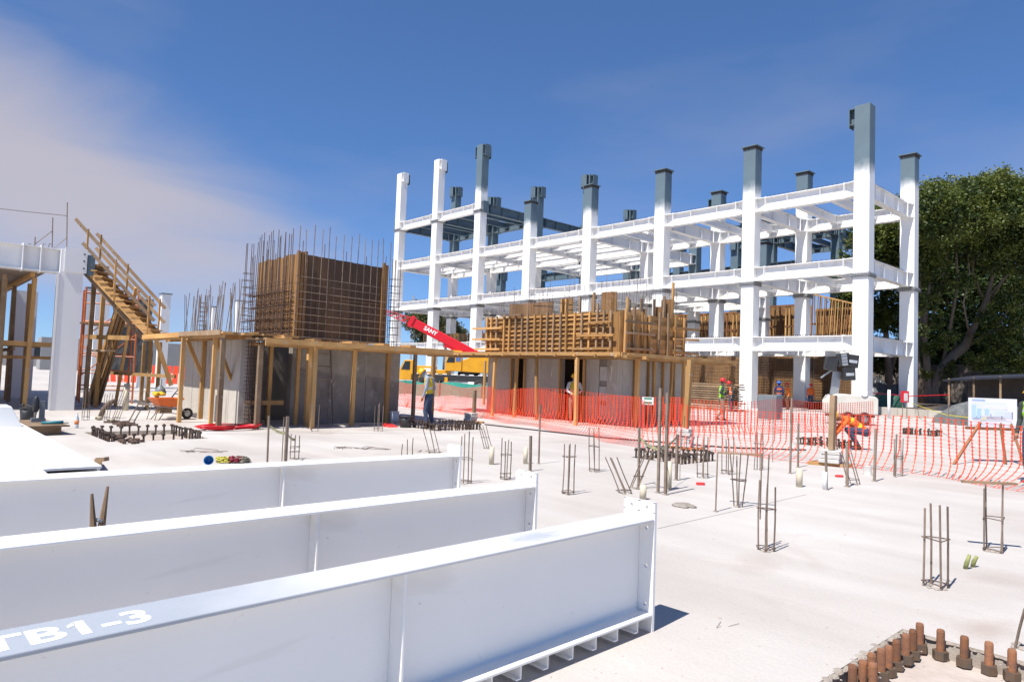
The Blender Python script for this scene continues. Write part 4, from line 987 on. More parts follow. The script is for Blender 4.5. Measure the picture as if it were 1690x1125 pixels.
stake(441, 764, 686, 'steel stake at the left end of the striped tape behind the farthest girder', .035)
stake(465, 764, 688, 'thin steel stake between the two thicker taped stakes behind the farthest girder', .022, 'bar')
stake(471, 764, 687, 'thick brown stake carrying the striped tape behind the farthest girder', .06)
stake(1054, 801, 705, 'brown stake at the left end of the striped tape by the bolt cluster', .04)
stake(1086, 813, 640, 'left one of the tall square tubes beside the cream pipe', .045)
stake(1098, 816, 648, 'right one of the tall square tubes beside the cream pipe', .05)
stake(1116, 792, 716, 'steel stake at the right end of the striped tape by the bolt cluster', .05)
stake(1122, 792, 708, 'thin bar next to the right taped stake', .016, 'bar')
stake(1181, 844, 747, 'lone pipe stake standing next to the concrete crumb', .03, 'bar')
stake(1304, 781, 656, 'tallest brown net stake in front of the light tower', .04)
stake(1317, 771, 698, 'shorter net stake in front of the light tower', .04)
stake(1364, 808, 744, 'stake beside the white pipe in front of the wooden post', .04)
stake(1398, 803, 730, 'dark stake in front of the crouching worker', .05)
stake(1443, 794, 707, 'brown stake leaning right of the crouching worker', .05)
stake(1477, 787, 716, 'stake at the bottom edge of the net', .03)
stake(875, 777, 719, 'short tied stake left of the tall stake by the middle girder', .05)
stake(889, 765, 667, 'tall thin stake in front of the middle core net', .032)
stake(1275, 762, 640, 'thin rod holding the net right of the middle core', .02, 'bar')
stake(1566, 735, 655, 'thin rod carrying the red cord by the kerb', .03, 'bar')
# striped warning tape
M_tape = mat('striped_tape', (.62, .58, .30), .5, (.10, .10, .08), 16, .5)
def tape(pts, label, sag=.04, w=.045):
    mb = MB(); P_ = []
    for a, b in zip(pts, pts[1:]):
        for k in range(8): f = k / 8; P_.append(a.lerp(b, f) + Vector((0, 0, -sag * 4 * f * (1 - f))))
    P_.append(pts[-1])
    for a, b in zip(P_, P_[1:]):
        u = Vector((0, 0, w / 2)); o = Vector((.004, 0, 0)); mb.add([a - u, b - u, b + u, a + u], [(0, 1, 2, 3)])
    return one('warning_tape', mb, M_tape, label, 'tape')
def up(px, py, z): return gp(px, py) + Vector((0, 0, z))
tape([up(441, 764, .62), up(471, 764, .5), up(486, 757, .34)], 'striped tape strung between stakes behind the farthest girder')
tape([up(1054, 801, .72), up(1086, 813, .62), up(1116, 792, .70)], 'striped tape strung between stakes by the middle bolt cluster')
def pvc(px, py, yt, r, label, m=None):
    b = gp(px, py); h = hgt(b, yt); mb = MB(); mb.lathe([(r, 0), (r, h), (r * .86, h), (r * .86, h - .03), (0.0001, h - .03)], 14, b)
    return one('pipe_stub', mb, m or M_pvc, label, 'pipe', 'pipe stubs in the slab', True, b)
pvc(811, 766, 737, .045, 'cream pipe stub behind the middle girder')
pvc(1061, 824, 800, .045, 'short cream pipe stub peeping behind the nearest girder end')
pvc(1104, 807, 761, .038, 'slim cream pipe standing right of the two square tubes')
pvc(1319, 803, 773, .05, 'cream pipe stub at the foot of the tallest net stake')
pvc(1361, 808, 778, .032, 'white pipe stub beside a steel stake', M_white)
pvc(207, 677, 633, .085, 'cream pipe standing behind the left bolt pit')
pvc(867, 765, 738, .04, 'cream pipe stub left of the tall thin stake')
b = gp(1432, 784); mb = MB(); mb.lathe([(.085, 0), (.07, .08), (.06, .17), (.05, .175), (.0001, .16)], 12, b); one('concrete_spacer', mb, mat('rough_white_mortar', (.62, .60, .57), .95, (.45, .42, .39), 8, .5, .5, 30), 'rough white mortar cone between the stakes near the net', 'concrete')
# block piles on timber pads
def pile(px, py, n, label, w=.32, h=.085):
    b = gp(px, py); t = thing('block_pile', label, 'blocks', b)
    for k in range(2): mb = MB(); mb.box(b + Vector((jit(.05), -.1 + .2 * k, .03)), (.75, .11, .055), Matrix.Rotation(.3 + jit(.15), 3, 'Z')); mb.build('timber_pad', M_pinel, t)
    for k in range(n): mb = MB(); mb.box(b + Vector((jit(.02), jit(.02), .06 + h / 2 + k * h)), (w + jit(.02), w + jit(.02), h - .008), Matrix.Rotation(.3 + jit(.12), 3, 'Z')); bevel(mb.build('block', mat('white_block', (.60, .58, .55), .9, (.47, .45, .42), 5, .5, .3, 30), t), .01)
    return b
pile(777, 697, 3, 'small pile of white blocks left of the middle core')
bp_ = pile(1131, 741, 5, 'tall pile of white blocks carrying a platform post of the middle core')
stick_ = MB(); stick_.bar(bp_ + Vector((0, 0, .5)), bp_ + Vector((.05, .05, 2.1)), .11, .11, (1, 0, 0)); one('timber_post', stick_, M_pine, 'timber post standing on the tall pile of white blocks', 'timber post')
bq = pile(1372, 768, 3, 'pile of white blocks round the wooden net post', .38)
mb = MB(); mb.bar(bq + Vector((0, .0, .32)), bq + Vector((.02, .02, 1.42)), .13, .10, (1, 0, 0)); one('timber_post', mb, M_old, 'weathered square wooden post carrying the net, on white blocks', 'timber post')
mb = MB(); mb.bar(gp(782, 690) , gp(782, 690) + Vector((0, 0, 1.0)), .1, .1, (1, 0, 0)); one('timber_post', mb, M_old, 'short grey post beside the small block pile', 'timber post')

# anchor bolts
def bolt_mesh(L, r, nut_z, nut_r, nut_h, n=10, m1=None, m2=None):
    a = MB(); a.lathe([(r, 0), (r, L - .012), (r * .85, L), (.0001, L)], n); me = a.mesh('bolt', smooth=False); me.materials.append(m1)
    c = MB(); c.lathe([(nut_r, nut_z), (nut_r, nut_z + nut_h)], 6); cm = c.mesh('nut'); cm.materials.append(m2); return me, cm
def bolts(pts, z0, me, cm, t, tilt=.03, sc=(.9, 1.1)):
    for (x, y) in pts:
        o = inst('anchor_bolt', me, t, (x, y, z0), (jit(tilt), jit(tilt), random.random() * 6)); s = random.uniform(*sc); o.scale = (1, 1, s)
        c = bpy.data.objects.new('nut', cm); col.objects.link(c); c.parent = o; c.location = (0, 0, jit(.008))
nb, nn = bolt_mesh(.185, .0235, .012, .046, .05, 14, M_rust, M_nut)
fb, fn = bolt_mesh(.24, .020, .19, .042, .04, 8, M_bolt, M_bolt)
t = thing('anchor_bolts', 'rusty orange anchor bolts with dark nuts in the pit at the lower right', 'anchor bolts', (n0.x + .3, n0.y - .4, -.11))
d_ = -DEPTH['near']
pts = []
for (px, py) in ((1518, 1078), (1552, 1088), (1591, 1101), (1632, 1112), (1670, 1124), (1506, 1089), (1495, 1098), (1479, 1105), (1466, 1115), (1454, 1126), (1438, 1134), (1423, 1146), (1406, 1152), (1440, 1152)):
    q = gp(px, py, d_); pts.append((q.x, q.y))
bolts(pts, d_, nb, nn, t, .02, (.95, 1.05))
for k, (px, py) in enumerate(((1425, 1103), (1412, 1112), (1432, 1100), (1402, 1120), (1418, 1108))):
    q = gp(px, py, d_ + .03); mb = MB(); mb.lathe([(.045, 0), (.045, .03), (.02, .03), (.02, 0)], 8); mb.xf(Matrix.Translation(q) @ Matrix.Rotation(1.2 + jit(.5), 4, 'X') @ Matrix.Rotation(jit(1), 4, 'Z')); mb.build('loose_washer', M_nut if k % 2 else M_rust, t)
def ring_pts(pit, s, inset, skip=()):
    x0, x1, y0, y1 = PITS[pit]; x0 += inset; x1 -= inset; y0 += inset; y1 -= inset; out = []
    nx_ = max(2, int((x1 - x0) / s)); ny_ = max(2, int((y1 - y0) / s))
    for k in range(nx_ + 1):
        f = k / nx_
        if 'y0' not in skip: out.append((x0 + (x1 - x0) * f, y0))
        if 'y1' not in skip: out.append((x0 + (x1 - x0) * f, y1))
    for k in range(1, ny_):
        f = k / ny_
        if 'x0' not in skip: out.append((x0, y0 + (y1 - y0) * f))
        if 'x1' not in skip: out.append((x1, y0 + (y1 - y0) * f))
    return out
for pit, lab_, s, ins in (('left', 'dark brown anchor bolts round the pit in front of the wheelbarrow', .17, .12), ('mid', 'dark mushroom headed anchor bolts below the striped tape', .13, .08),
                     ('centre', 'dark anchor bolts at the feet of the stooping worker', .12, .1), ('fence', 'anchor bolts in the pit where the orange vested worker crouches', .14, .1), ('far', 'anchor bolts behind the net right of the crouching worker', .12, .08)):
    x0, x1, y0, y1 = PITS[pit]; t = thing('anchor_bolts', lab_, 'anchor bolts', ((x0 + x1) / 2, (y0 + y1) / 2, -DEPTH[pit])); bolts([(x + jit(.015), y + jit(.015)) for x, y in ring_pts(pit, s, ins)], -DEPTH[pit], fb, fn, t, .05)
    if pit != 'left': bolts([(x + jit(.02), y + jit(.02)) for x, y in ring_pts(pit, s * 1.6, ins + .22)], -DEPTH[pit], fb, fn, t, .06, (.7, 1.0))

# wheelbarrow
wb = thing('wheelbarrow', 'orange wheelbarrow with grey frame beside the left core', 'wheelbarrow', gp(272, 692), R(100), local=True)
mb = MB(); top = [(-.42, -.30), (.42, -.30), (.52, 0), (.42, .30), (-.42, .30), (-.46, 0)]; bt = [(-.22, -.19), (.22, -.19), (.27, 0), (.22, .19), (-.22, .19), (-.24, 0)]
vs_ = [(x, y, .66) for x, y in top] + [(x, y, .40) for x, y in bt]; mb.add(vs_, [(i, (i + 1) % 6, (i + 1) % 6 + 6, i + 6) for i in range(6)] + [tuple(range(6, 12))]); o = mb.build('tray', mat('orange_tray_paint', (.80, .17, .02), .5, (.62, .12, .02), 4, .5), wb); so_ = o.modifiers.new('sheet', 'SOLIDIFY'); so_.thickness = .012
for s_ in (-1, 1):
    mb = MB(); mb.tube([(-1.05, s_ * .30, .62), (-.5, s_ * .27, .45), (.3, s_ * .14, .33), (.68, s_ * .06, .20)], .017, 6); mb.build('handle', M_galv, wb)
    mb = MB(); mb.tube([(-.32, s_ * .23, .40), (-.42, s_ * .25, 0), (-.30, s_ * .25, 0), (-.05, s_ * .2, .38)], .014, 6); mb.build('leg', M_bar, wb)
def wheel(parent, c, r, w, rz=0.0, name='wheel'):
    mb = MB(); M_ = Matrix.Translation(Vector(c)) @ Matrix.Rotation(rz, 4, 'Z') @ Matrix.Rotation(math.pi / 2, 4, 'X')
    mb.lathe([(r * .6, -w / 2), (r * .93, -w / 2), (r, -w / 3), (r, w / 3), (r * .93, w / 2), (r * .6, w / 2), (r * .6, -w / 2)], 20); mb.xf(M_); ty = mb.build('tyre', M_blk, parent, True)
    mb = MB(); mb.lathe([(.0001, w * .2), (r * .2, w * .3), (r * .45, w * .1), (r * .62, w * .4), (r * .62, -w * .4), (.0001, -w * .4)], 16); mb.xf(M_); mb.build('rim', M_galv, ty, True)
wheel(wb, (.68, 0, .17), .17, .08); wb.scale = (.92, .92, .92)
mb = MB(); mb.box((-.05, 0, .3), (.36, .3, .2)); mb.build('underframe', M_old, wb)
rag = MB()
for k in range(9): rag.ball(gp(258, 690) + Vector((jit(.15), jit(.12), .70 + jit(.03))), random.uniform(.05, .09), (1.3, 1, .6), 8, 5)
one('rag', rag, mat('yellow_rag', (.75, .52, .03), .9, (.55, .36, .02), 8, .5), 'yellow rag bundle lying in the wheelbarrow', 'rag', smooth=True)
mb = MB(); mb.lathe([(.14, 0), (.16, .12), (.10, .24), (.03, .30), (.03, .48), (.0001, .48)], 10, gp(262, 688) + Vector((0, 0, .62))); one('mortar_bag', mb, M_grey, 'dark grey bag standing in the wheelbarrow', 'bag', smooth=True)

# small site things
def bucket(px, py, r, h, m, label, name='bucket', cat='bucket'):
    b = gp(px, py); t = thing(name, label, cat, b)
    mb = MB(); mb.lathe([(r * .8, 0), (r, h), (r * .95, h), (r * .77, .02), (.0001, .02)], 18, b); mb.build('body', m, t, True)
    mb = MB(); mb.lathe([(r * 1.0, h - .03), (r * 1.05, h - .03), (r * 1.05, h), (r * 1.0, h)], 18, b); mb.build('rim', m, t)
    mb = MB(); mb.tube([b + Vector((r * math.cos(a), r * math.sin(a) * .1, h - .02 - math.sin(a) * .1)) for a in [k * math.pi / 8 for k in range(9)]], .005, 5); mb.build('handle', M_galv, t)
bucket(650, 698, .15, .36, mat('white_bucket_plastic', (.66, .67, .68), .5, (.55, .56, .57), 4, .5), 'white plastic bucket by the core corner post')
bucket(669, 705, .19, .32, M_black, 'black rubber mortar tub right of the red dustpan', 'mortar_tub', 'tub')
bucket(44, 700, .16, .40, M_black, 'black bucket behind the lying box column')
b = gp(644, 704); mb = MB(); mb.add([b + Vector(v) for v in ((-.2, -.15, 0), (.2, -.15, 0), (.2, .15, 0), (-.2, .15, 0), (-.18, -.13, .10), (.18, -.13, .02), (.18, .13, .02), (-.18, .13, .10))], [(0, 1, 2, 3), (0, 4, 5, 1), (1, 5, 6, 2), (2, 6, 7, 3), (3, 7, 4, 0), (4, 7, 6, 5)]); one('dustpan', mb, mat('red_plastic', (.75, .05, .05), .45, (.6, .03, .03), 4, .5), 'red plastic dustpan on the slab beside the white bucket', 'dustpan')
for (px, py, lab_) in ((1156, 800, 'small red brick piece right of the cream pipe'), (1385, 787, 'small red piece left of the dark stake')):
    b = gp(px, py); mb = MB(); mb.box(b + Vector((0, 0, .02)), (.13, .06, .04), Matrix.Rotation(.9, 3, 'Z')); o = one('brick_piece', mb, mat('red_plastic', (.75, .05, .05)), lab_, 'brick'); bevel(o, .008)
b = gp(1128, 835); mb = MB()
for k in range(16): mb.ball(b + Vector((jit(.14), jit(.1), .01)), random.uniform(.04, .08), (1.2, 1, .3), 7, 4)
one('mortar_lump', mb, M_concg, 'flat grey lump of spilled mortar behind the nearest girder end', 'mortar', smooth=True)
hose = MB(); b = gp(378, 709)
for k in range(5): hose.tube([b + Vector(((.55 + .06 * k) * math.cos(a) * .45, (.6 + .05 * k) * math.sin(a) , .03 + .02 * k + .015 * math.sin(3 * a + k))) for a in [j * 6.283 / 18 for j in range(19)]], .016, 6)
one('hose', hose, M_red, 'coil of red hose on the slab in front of the left core', 'hose', smooth=True)
# tool pile with a blue bucket
b = gp(345, 768); mb = MB(); mb.lathe([(.0001, 0), (.06, 0), (.075, .14), (.07, .14), (.056, .02)], 16); mb.xf(Matrix.Translation(b + Vector((0, 0, .075))) @ Matrix.Rotation(1.35, 4, 'Y') @ Matrix.Rotation(.4, 4, 'X')); one('bucket', mb, mat('blue_plastic', (.05, .25, .55), .45, (.03, .18, .42), 4, .5), 'blue bucket lying on its side behind the farthest girder', 'bucket', smooth=True)
for k, (px, c, lab_) in enumerate(((368, (.55, .50, .08), 'yellow strap heap beside the blue bucket'), (385, (.30, .03, .06), 'dark red rope heap right of the yellow straps'), (400, (.22, .20, .15), 'brown cord heap at the right of the rope pile'))):
    mb = MB(); b = gp(px, 763)
    for j in range(6):
        a0 = random.random() * 6; mb.tube([b + Vector((.16 * math.cos(a0 + i * .7) * random.uniform(.5, 1.2), .13 * math.sin(a0 + i * .7) * random.uniform(.4, .9), .02 + .012 * j + jit(.01))) for i in range(9)], .013, 6)
    one('rope_heap', mb, mat('cord_%s' % ('abc'[k]), c, .8, tuple(v * .6 for v in c), 12, .5), lab_, 'rope', smooth=True)
# tool bench at the left: board on blocks, magnetic drill, hand grinder, bottle
tb = gp(85, 716); t = thing('work_board', 'low board on timber behind the lying box column, carrying tools', 'board', tb)
mb = MB(); mb.box(tb + Vector((-.5, -.25, .19)), (1.7, .85, .03), Matrix.Rotation(.12, 3, 'Z')); mb.build('top', M_old, t)
for dx in (-1.0, .1): mb = MB(); mb.box(tb + Vector((dx, -.25, .088)), (.12, .8, .17), Matrix.Rotation(.12, 3, 'Z')); mb.build('bearer', M_old, t)
dz = .205; q = tb + Vector((-.75, -.15, dz)); dr = thing('magnetic_drill', 'grey magnetic drill standing on the low tool board', 'drill', q)
mb = MB(); mb.box(q + Vector((0, 0, .04)), (.16, .26, .08)); mb.build('magnet_base', M_grey, dr)
mb = MB(); mb.box(q + Vector((.02, .06, .26)), (.10, .10, .40), None, (.8, .9)); mb.build('column', M_grey, dr)
mb = MB(); mb.lathe([(.05, 0), (.06, .05), (.06, .25), (.035, .32), (.02, .34), (.0001, .34)], 12, q + Vector((.03, -.06, .22))); mb.build('motor', M_black, dr, True)
mb = MB(); mb.tube([q + Vector((0, .1, .3)), q + Vector((-.05, -.26, .36))], .012, 6); mb.ball(q + Vector((-.05, -.28, .365)), .03); mb.build('feed_lever', M_black, dr, True)
mb = MB(); mb.lathe([(.018, 0), (.022, .12), (.03, .14), (.03, .22), (.0001, .22)], 10, q + Vector((.03, -.06, .04))); mb.build('chuck', M_galv, dr, True)
q = tb + Vector((.1, .1, dz)); gr = thing('angle_grinder', 'small black and teal angle grinder at the right end of the tool board', 'grinder', q)
mb = MB(); mb.tube([q + Vector((-.05, -.3, .04)), q + Vector((0, -.1, .045)), q + Vector((.02, .08, .05))], [.028, .034, .036], 10); mb.build('body', mat('teal_tool', (.02, .22, .28), .45, (.015, .16, .2), 4, .5), gr, True)
mb = MB(); mb.lathe([(.0001, 0), (.06, 0), (.06, .012), (.0001, .012)], 16, q + Vector((.03, .12, .03))); mb.build('disc', M_black, gr)
q = gp(126, 706); bo = thing('bottle', 'clear plastic bottle with orange label standing on the slab', 'bottle', q)
mb = MB(); mb.lathe([(.04, 0), (.045, .02), (.045, .22), (.02, .29), (.018, .32)], 14, q); mb.build('body', mat('clear_bottle', (.62, .66, .68), .15, (.55, .6, .62), 4, .5), bo, True)
mb = MB(); mb.lathe([(.0465, .09), (.0465, .18)], 14, q); mb.build('label', mat('orange_label', (.75, .22, .06), .5, (.65, .18, .05), 5, .5), bo, True)
mb = MB(); mb.lathe([(.02, .315), (.02, .345), (.0001, .345)], 10, q); mb.build('cap', M_white, bo)
# bent pipes, capped conduits and scrap behind the left pit
q = gp(165, 690); mb = MB(); mb.tube([q + Vector((0, 0, .0)), q + Vector((.03, .06, .25)), q + Vector((.02, .2, .42)), q + Vector((-.05, .36, .48))], .065, 10); one('pipe_bend', mb, mat('brown_wrapped_pipe', (.16, .11, .085), .9, (.10, .07, .05), 8, .5, .4, 20), 'brown wrapped pipe bend rising behind the left bolt pit', 'pipe', smooth=True)
for k, (px, py) in enumerate(((163, 693), (183, 697))):
    q = gp(px, py); mb = MB(); mb.lathe([(.05, -.1), (.05, .1), (.043, .1), (.043, .06), (.0001, .06)], 12); mb.xf(Matrix.Translation(q + Vector((0, 0, .05))) @ Matrix.Rotation(1.57, 4, 'Y') @ Matrix.Rotation(.8, 4, 'X')); one('pipe_offcut', mb, M_pvc, ['white pipe offcut lying at the foot of the brown pipe bend', 'pipe offcut lying right of the brown pipe bend'][k], 'pipe', smooth=True)
for (px, py, yt, lab_, ln) in ((141, 693, 640, 'slim tied bars left of the brown pipe bend', (0, 0)), (174, 692, 648, 'tied bars under the brown pipe bend', (.05, .05)), (190, 694, 638, 'bars leaning right of the brown pipe bend', (.25, .2)), (216, 697, 652, 'bent bars by the wheelbarrow side of the left pit', (.3, .35))):
    cluster(px, py, yt, lab_, 4, .12, (.1, .5), lean=ln, r=.008)
for k, (px, py, lab_) in enumerate(((200, 700, 'heap of steel scraps on the back edge of the left pit'), (208, 726, 'heap of loose nuts in front of the left pit'))):
    q = gp(px, py); sc0 = thing('steel_scrap', lab_, 'scrap', q)
    for j in range(26): mb = MB(); mb.box(q + Vector((jit(.7), jit(.22), .026)), (random.uniform(.05, .2), .06, .05), Matrix.Rotation(jit(1.5), 3, 'Z')); mb.build('scrap_piece', M_rebar, sc0)
for k, (px, py, lab_) in enumerate(((600, 741, 'thin wire scrap on the slab right of the taped stakes'), (325, 745, 'twisted tie wire scrap in front of the left pit'), (700, 745, 'tie wire scrap beside the leaning stub'), (560, 741, 'steel bar scrap on the slab behind the farthest girder'), (1200, 1035, 'thin curl of wire on the slab behind the bolt pit'))):
    q = gp(px, py); mb = MB(); k_ = .22 if px == 1200 else .8
    for j in range(2 if px == 1200 else 4): 
        a = q + Vector((jit(.25), jit(.12), .012)) * k_ + q * 0; mb.tube([a, a + Vector((jit(.25), jit(.3), .02)) * k_, a + Vector((jit(.5), .3 + jit(.3), .01)) * k_], .006 * k_, 5)
    one('wire_scrap', mb, M_rebar, lab_, 'wire')
for k, (px, py) in enumerate(((1605, 935), (1593, 938))):
    cl = gp(px, py); mb = MB(); mb.tube([cl, cl + Vector((.01, 0, .05)), cl + Vector((.03, .02, .10 + .03 * k))], [.018, .02, .014], 7); one('capped_conduit', mb, mat('yellow_green_cap', (.34, .36, .10), .7, (.16, .17, .07), 20, .5), ['taller yellow capped conduit stub in the slab near the right edge', 'shorter yellow capped conduit stub in the slab near the right edge'][k], 'conduit', smooth=True)
# two split stakes between the girders, left
b = Vector((-4.7, .97, 0)); t = thing('split_stake', 'pair of weathered pointed stakes rising between the girders at left', 'stake', b)
mb = MB(); mb.tube([b, b + Vector((0, .0, .60)), b + Vector((-.02, -.015, .80))], [.022, .02, .008], 7); mb.build('stake', M_old, t); mb = MB(); mb.tube([b + Vector((.0, .05, 0)), b + Vector((0, .045, .62)), b + Vector((0, .062, .84))], [.022, .021, .008], 7); mb.build('stake', M_old, t)
mb = MB(); mb.tube([b + Vector((-.03, .02, .64)), b + Vector((.03, .03, .645))], .012, 6); mb.build('tie', M_galv, t)

# crumbs of mortar and grit scattered over the slab: too many and too small to count
mb = MB()
for k in range(700):
    px, py = random.uniform(-50, 1740), 690 + 435 * random.random() ** 1.3
    p = gp(px, py); r_ = random.uniform(.002, .006) * (1.8 if random.random() < .05 else 1)
    mb.ball(p + Vector((0, 0, r_ * .3)), r_, (random.uniform(.8, 1.5), 1, .6), 5, 3)
tag(mb.build('grit', M_pitf), 'grit and mortar crumbs scattered over the slab', 'grit', kind='stuff')

# ------------------------------------------------------------------ orange net
def net(path, label, spacing=.14, rows=15, H=1.05, seed=1, rib=.022, knot=.045, sweep=.12, hz=.0022, name='safety_net', group='orange safety nets', cat='net', m=None):
    rnd = random.Random(seed); P_ = []; 
    for a, b in zip(path, path[1:]):
        L = (b - a).length; n_ = max(1, int(L / spacing))
        for k in range(n_): P_.append((a.lerp(b, k / n_), (b - a).normalized()))
    P_.append((path[-1], (path[-1] - path[-2]).normalized()))
    t = thing(name, label, cat, path[0], 0, group)
    A = MB(); K = MB(); Hh = MB(); prev = None; ph = rnd.random() * 6; amp = rnd.uniform(.6, 1)
    for i, (p, d) in enumerate(P_):
        nrm = Vector((-d.y, d.x, 0)); sw = sweep * (1 + .5 * math.sin(i * .21 + ph)) ; dr = .05 * math.sin(i * .33 + ph * 2) + rnd.uniform(-.012, .012); topz = H * (1 + .05 * math.sin(i * .13 + ph)) + rnd.uniform(-.01, .01)
        pts = []
        for r_ in range(rows + 1):
            f = r_ / rows; z = topz * (1 - f)
            bend = max(0, f - .62) / .38; pts.append(p + d * (dr * f + .10 * bend * math.sin(i * .4 + 1)) - nrm * (sw * bend * bend * 1.4 * (1 if z > .02 else 1)) + Vector((0, 0, max(.012, z))))
        for r_ in range(rows):
            a, b = pts[r_], pts[r_ + 1]; w = d * rib / 2; A.add([a - w, a + w, b + w, b - w], [(0, 1, 2, 3)])
            c = a; kw = d * knot / 2; kz = (b - a).normalized() * .008; K.add([c - kw - kz, c + kw - kz, c + kw + kz, c - kw + kz], [(0, 1, 2, 3)])
        if prev and hz:
            for r_ in range(rows + 1):
                a, b = prev[r_], pts[r_]; u = Vector((0, 0, hz / 2 * (2.5 if r_ in (0, rows) else 1))); Hh.add([a - u, b - u, b + u, a + u], [(0, 1, 2, 3)])
        prev = pts
    mm_ = m or M_netr
    A.build('vertical_strands', mm_, t, fix=False); K.build('knots', mm_, t, fix=False)
    if hz: Hh.build('cross_strands', mm_, t, fix=False)
    return t
net([gp(640, 668), gp(720, 677), gp(812, 691)], 'far orange net between the left platform and the middle core', .085, 14, 1.08, 3, .03, .06)
net([gp(806, 690), gp(880, 702), gp(940, 712), gp(1000, 722), gp(1062, 738)], 'dense orange net hanging in front of the middle core', .10, 16, 1.10, 5, .022, .05, .25)
net([gp(820, 684), gp(900, 694), gp(1000, 704), gp(1120, 716)], 'second orange net layer behind the dense one at the middle core', .14, 14, 1.10, 6, .022, .06)
net([gp(1060, 738), gp(1160, 744), gp(1270, 752), gp(1400, 768), gp(1540, 783), gp(1700, 806), gp(1800, 822)], 'long orange net drooping across the slab in front of the light tower and easel', .125, 16, 1.02, 7, .020, .042, .30)
net([gp(1110, 712), gp(1250, 716), gp(1330, 712), gp(1440, 712)], 'inner orange net running from the middle core to the light tower', .11, 12, 1.05, 9, .024, .06)
net([gp(140, 628), gp(300, 634)], 'distant red net seen under the left stair', .5, 4, 1.4, 11, .42, .1, 0, 0)
# teal shade cloth in front of the crane
pth = [gp(600, 650), gp(690, 653), gp(830, 659)]; mb = MB(); P_ = []
for a, b in zip(pth, pth[1:]):
    for k in range(20): P_.append(a.lerp(b, k / 20))
prev = None
for i, p in enumerate(P_):
    q = [p + Vector((0, .12 * math.sin(i * .8), z + .06 * math.sin(i * .5))) for z in (0.05, .5, .92)]
    if prev:
        for r_ in range(2): mb.add([prev[r_], q[r_], q[r_ + 1], prev[r_ + 1]], [(0, 1, 2, 3)])
    prev = q
sc_ = thing('shade_cloth_fence', 'strip of teal shade cloth in front of the crane truck', 'fence', pth[0]); o = mb.build('cloth', M_teal, sc_); sol = o.modifiers.new('thickness', 'SOLIDIFY'); sol.thickness = .01
for k in range(0, 40, 5): mb = MB(); mb.tube([P_[k], P_[k] + Vector((0, 0, 1.05))], .025, 6); mb.build('post', M_bar, sc_)
# bottom cable along the net
mb = MB(); mb.tube([gp(800, 700, .02), gp(1000, 722, .02), gp(1200, 738, .02), gp(1330, 742, .02)], .018, 5); one('cable', mb, M_black, 'dark cable lying along the foot of the long orange net', 'cable')
# little notice on the net
p = gp(1072, 730) ; mb = MB(); q = p + Vector((.0, -.1, .98)); sg = thing('notice', 'small white and green notice hung on the net by the middle core', 'sign', q)
def face_box(c, w, h, th, m, name, parent, d=0.0, dx=0, dz=0):
    ax = CR.copy(); ax.z = 0; ax.normalize(); nrm = Vector((ax.y, -ax.x, 0)); mb = MB(); rot = Matrix((ax, -nrm, Vector((0, 0, 1)))).transposed(); mb.box(Vector(c) + ax * dx + Vector((0, 0, dz)) + nrm * d, (w, th, h), rot); return mb.build(name, m, parent)
M_sgreen = mat('sign_green', (.02, .28, .12), .5, (.02, .24, .1), 3, .5)
hq = hgt(p, 661); cq = Vector((p.x, p.y - .15, hq)); face_box(cq, .29, .19, .008, M_white, 'board', sg, .1)
for (dx, dz, w, h) in ((0, .06, .20, .035), (0, -.045, .20, .045)): face_box(cq, w, h, .003, M_sgreen, 'green_band', sg, .107, dx, dz)

# ------------------------------------------------------------------ truck crane
ax = Vector((CR.x, CR.y, 0)).normalized(); fwd = Vector((CF.x, CF.y, 0)).normalized()
c = ray(742, 640); c = Vector((c.x, c.y, 0)).normalized() * 59; cz = Vector((c.x, c.y, 0))
crane = thing('truck_crane', 'yellow truck crane with red telescopic boom reaching left', 'crane', cz, math.atan2(ax.y, ax.x), local=True)
mb = MB(); mb.box((1.8, 0, 1.12), (10.0, 2.4, .5)); mb.build('chassis', M_black, crane)
mb = MB()
for k in range(10): mb.box((-2.6 + k * .75, -1.24, 1.44), (.38, .03, .07))
mb.build('reflector_stripes', M_white, crane)
mb = MB(); mb.prism([(-4.15, .85), (-3.05, .85), (-3.05, 2.55), (-3.75, 2.55), (-4.15, 1.75)], -1.2, .1, 'y'); cabo = mb.build('driver_cab', M_yel, crane); bevel(cabo, .05)
mb = MB(); mb.prism([(-4.02, 1.72), (-3.3, 1.72), (-3.3, 2.42), (-3.72, 2.42)], -1.225, -1.205, 'y'); mb.build('side_window', M_glass, cabo)
mb = MB(); mb.bar((-4.13, -.55, 1.8), (-3.80, -.55, 2.48), 1.05, .03, (-1, 0, .5)); mb.build('windscreen', M_glass, cabo)
mb = MB(); mb.box((-2.1, -.1, 1.75), (1.7, 2.2, .7)); bevel(mb.build('engine_cover', M_yel, crane), .05)
mb = MB(); mb.box((-2.0, -1.215, 1.75), (.9, .02, .3)); mb.build('side_panel', M_white, crane)
mb = MB(); mb.box((-.6, 0, 1.6), (1.2, 2.0, .4)); bevel(mb.build('deck_cover', M_yel, crane), .05)
mb = MB(); mb.lathe([(.95, 0), (.95, .3)], 20, (1.6, 0, 1.4)); mb.build('slew_ring', M_black, crane)
mb = MB(); mb.prism([(-.35, 1.72), (1.05, 1.72), (1.05, 3.45), (.1, 3.5), (-.35, 2.5)], -1.25, -.3, 'y'); oc = mb.build('operator_cab', M_yel, crane); bevel(oc, .05)
mb = MB(); mb.prism([(-.25, 2.45), (.45, 2.45), (.45, 3.35), (.12, 3.35)], -1.27, -1.255, 'y'); mb.build('side_window', M_glass, oc)
mb = MB(); mb.box((.75, -1.265, 2.9), (.42, .02, .7)); mb.build('door_window', mat('blue_reflecting_glass', (.10, .18, .42), .1, (.08, .15, .36), 2, .5), oc)
